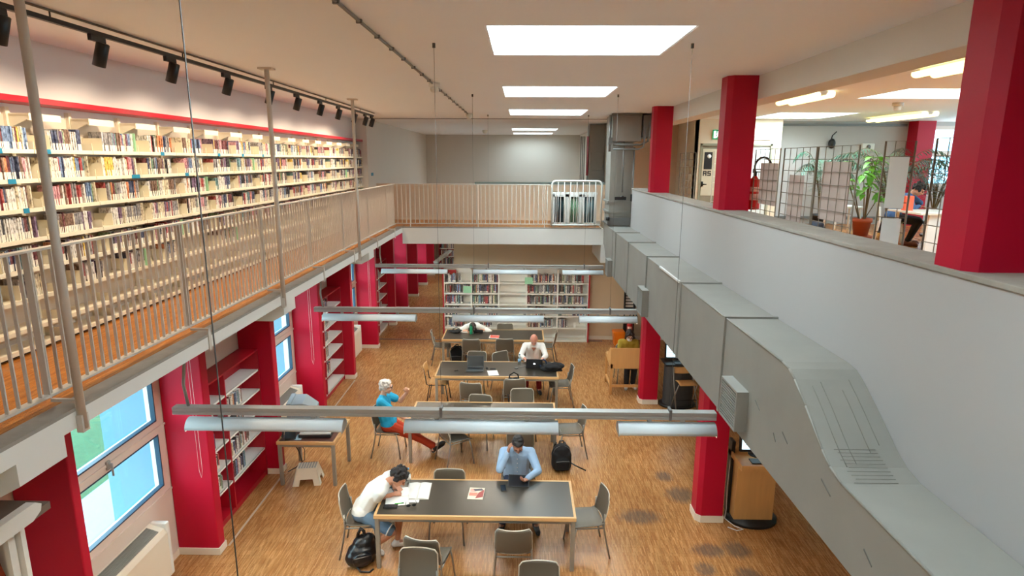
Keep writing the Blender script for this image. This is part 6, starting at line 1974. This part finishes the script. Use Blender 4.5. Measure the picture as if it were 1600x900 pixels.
person('dark-haired woman in a white cardigan with her head bowed low over the farthest table', (-1.22, 15.24, 0), 180, dict(
    hip=.56, lean=(32, 76, 90), pitch=60, shw=.165, skin='light', hair='long', hairm=mat('hair_dark_brown', (44, 26, 22), .55, var=.2, scale=20), seed=5, voxel=.0075,
    hands={1: (.16, .52, .79), -1: (-.2, .48, .80)}, ehint={1: (1, .1, -.4), -1: (-1, .1, -.4)}, hdir={1: ((-.6, .7, -.1), (0, 0, -1), 30), -1: ((.5, .8, -.1), (0, 0, -1), 30)},
    feet={1: (.14, .2, .0), -1: (-.14, .3, .0)}, sleeve='three', shirt=mat('cardigan_white', (222, 222, 216), .85, var=.04, scale=7), legs='long', trousers=mat('trousers_black', (28, 28, 32), .85), shoes=mat('shoe_black', (26, 26, 28), .5)))
person('woman in a white face mask and mustard jacket seated at the beech carrel', (2.42, 13.28, 0), 180, dict(
    hip=.56, lean=(12, 24, 20), pitch=30, shw=.165, skin='light', hair='bob', hairm=mat('hair_dark_brown', (44, 26, 22), .55), mask=True, glasses=True, seed=7, voxel=.0075,
    hands={1: (.1, .40, .78), -1: (-.1, .42, .78)}, ehint={1: (.4, -.4, -1), -1: (-.4, -.4, -1)}, hdir={1: ((-.5, .8, -.1), (0, 0, -1), 30), -1: ((.5, .8, -.1), (0, 0, -1), 30)},
    feet={1: (.05, .38, .0), -1: (-.1, .34, .0)}, sleeve='long', shirt=mat('jacket_mustard', (158, 130, 34), .85, var=.08, scale=8), legs='long', trousers=mat('trousers_black', (28, 28, 32), .85), shoes=mat('shoe_pale_grey', (190, 188, 182), .6)))
chair(2.42, 13.28, -90, 'chair under the masked woman at the beech carrel')
person('dark curly-haired person in blue at the desk of the upper room, head bowed', (7.42, 12.3, MZ), -118, dict(
    hip=.55, lean=(22, 40, 44), pitch=40, turn=-14, shw=.17, skin='warm', hair='curly', hairm=mat('hair_black', (26, 22, 22), .6), seed=9, voxel=.0075,
    hands={1: (.12, .42, .78), -1: (-.16, .30, .98)}, ehint={1: (1, -.2, -.5), -1: (-.6, .4, -1)}, hdir={1: ((-.4, .9, -.1), (0, 0, -1), 30), -1: ((.2, -.1, 1), (1, -.3, 0), 35)},
    feet={1: (.16, .3, .0), -1: (-.14, .34, .0)}, sleeve='long', shirt=mat('shirt_slate_blue', (64, 96, 140), .85, var=.1, scale=8), legs='long', trousers=mat('trousers_black', (28, 28, 32), .85), shoes=mat('shoe_brown', (120, 70, 52), .5)))
# ------------------------------------------------------------------ books: the 300 that show largest one by one, the rest as one body
def _proj(p):
    v = Vector(p) - Vector((0, 0, 5.0))
    w = v.dot(_fw)
    return 800 + 945 * v.dot(_rt) / w, 450 - 945 * v.dot(_up) / w, w
def book_geo(mb, b, origin=(0, 0, 0), mats=None):
    x, y, z, th, d, h, ax, col, lab, wh = b
    ox, oy, oz = origin
    x -= ox; y -= oy; z -= oz
    lh = .06 if ax == 'y' and h < .21 else .045
    if ax == 'y':
        mb.mi = mats[col]; mb.bx(x - d, x, y, y + th, z, z + h)
        mb.mi = mats['page']; mb.bx(x - d + .004, x - .006, y + .0015, y + th - .0015, z + h, z + h + .0006)
        if lab:
            mb.mi = mats['label']; mb.bx(x, x + .0008, y + .0008, y + th - .0008, z + .002, z + lh)
    else:
        mb.mi = mats[col]; mb.bx(x, x + th, y, y + d, z, z + h)
        mb.mi = mats['page']; mb.bx(x + .0015, x + th - .0015, y + .006, y + d - .004, z + h, z + h + .0006)
        if lab:
            mb.mi = mats['label']; mb.bx(x + .0008, x + th - .0008, y - .0008, y, z + .012, z + lh)
names = list(BMAT)
mlist = [BMAT[n] for n in names] + [M_PAPER, M_LABEL]
midx = {n: i for i, n in enumerate(names)}
midx['page'] = len(names); midx['label'] = len(names) + 1
scored = []
for b in BOOKS:
    px, py, w = _proj((b[0], b[1] + (b[3] / 2 if b[6] == 'y' else 0), b[2] + b[5] * .6))
    if b[6] == 'y':
        c = abs(b[0]) / math.hypot(b[0], b[1])
    else:
        c = 1.0
    a = b[3] * c * b[5] / (w * w)
    if not (0 < px < 1600 and 0 < py < 900): a = 0
    # shelf rows that the railing hides
    if b[9][0] == 'U' and b[9][2] >= 4: a *= .55
    scored.append((a, b))
scored.sort(key=lambda t: -t[0])
single = [b for a, b in scored[:300] if a > 0]
ONES = {id(b) for b in single}
seen = {}
for b in single:
    x, y, z, th, d, h, ax, col, lab, wh = b
    mats_used = [BMAT[col], M_PAPER, M_LABEL]
    mb = MB()
    book_geo(mb, b, (x, y, z), {col: 0, 'page': 1, 'label': 2})
    o = mb.build('book' if wh[0] != 'UD' else 'shelf_divider', mats_used)
    o.location = (x, y, z)
    if wh[0] == 'U':
        lb = '%s book, %s from its bookend, %s, %s bay from the left' % (col, ORD[min(29, wh[1] - 1)], UPS[wh[2]], ORD[max(0, wh[3] - 2)])
        grp = 'books on the upper shelves'
    elif wh[0] == 'UD':
        lb = 'pale %s divider ending the row, %s, %s upper bay from the left' % (col, UPS[wh[2]], ORD[max(0, wh[3] - 2)])
        grp = 'dividers on the upper shelves'
    elif wh[0] == 'B':
        lb = '%s book, %s from left, %s, %s unit of the back shelves' % (col, ORD[min(29, wh[1] - 1)], UPS[wh[2]], ORD[wh[3]])
        grp = 'books on the back bookshelves'
    else:
        if wh[0] == 'C':
            lb = '%s book, %s in its row, %s, %s half of %s' % (col, ORD[min(29, wh[1] - 1)], UPS[wh[2]], ('near', 'far')[min(wh[4], 1)], 'nearest red bookcase' if 'nearest' in wh[3] else ('second red bookcase' if 'second' in wh[3] else 'white bookcase'))
        else:
            lb = '%s book, %s in its row of the dark far bookcase' % (col, ORD[min(29, wh[1] - 1)])
        grp = 'books in the aisle bookcases'
    tag(o, lb, 'book' if wh[0] != 'UD' else 'divider', grp)
mb = MB()
for a, b in scored:
    if id(b) not in ONES:
        book_geo(mb, b, (0, 0, 0), midx)
o = mb.build('books', mlist)
tag(o, 'all the smaller-looking books on the shelves farther away', 'books', None, 'stuff')
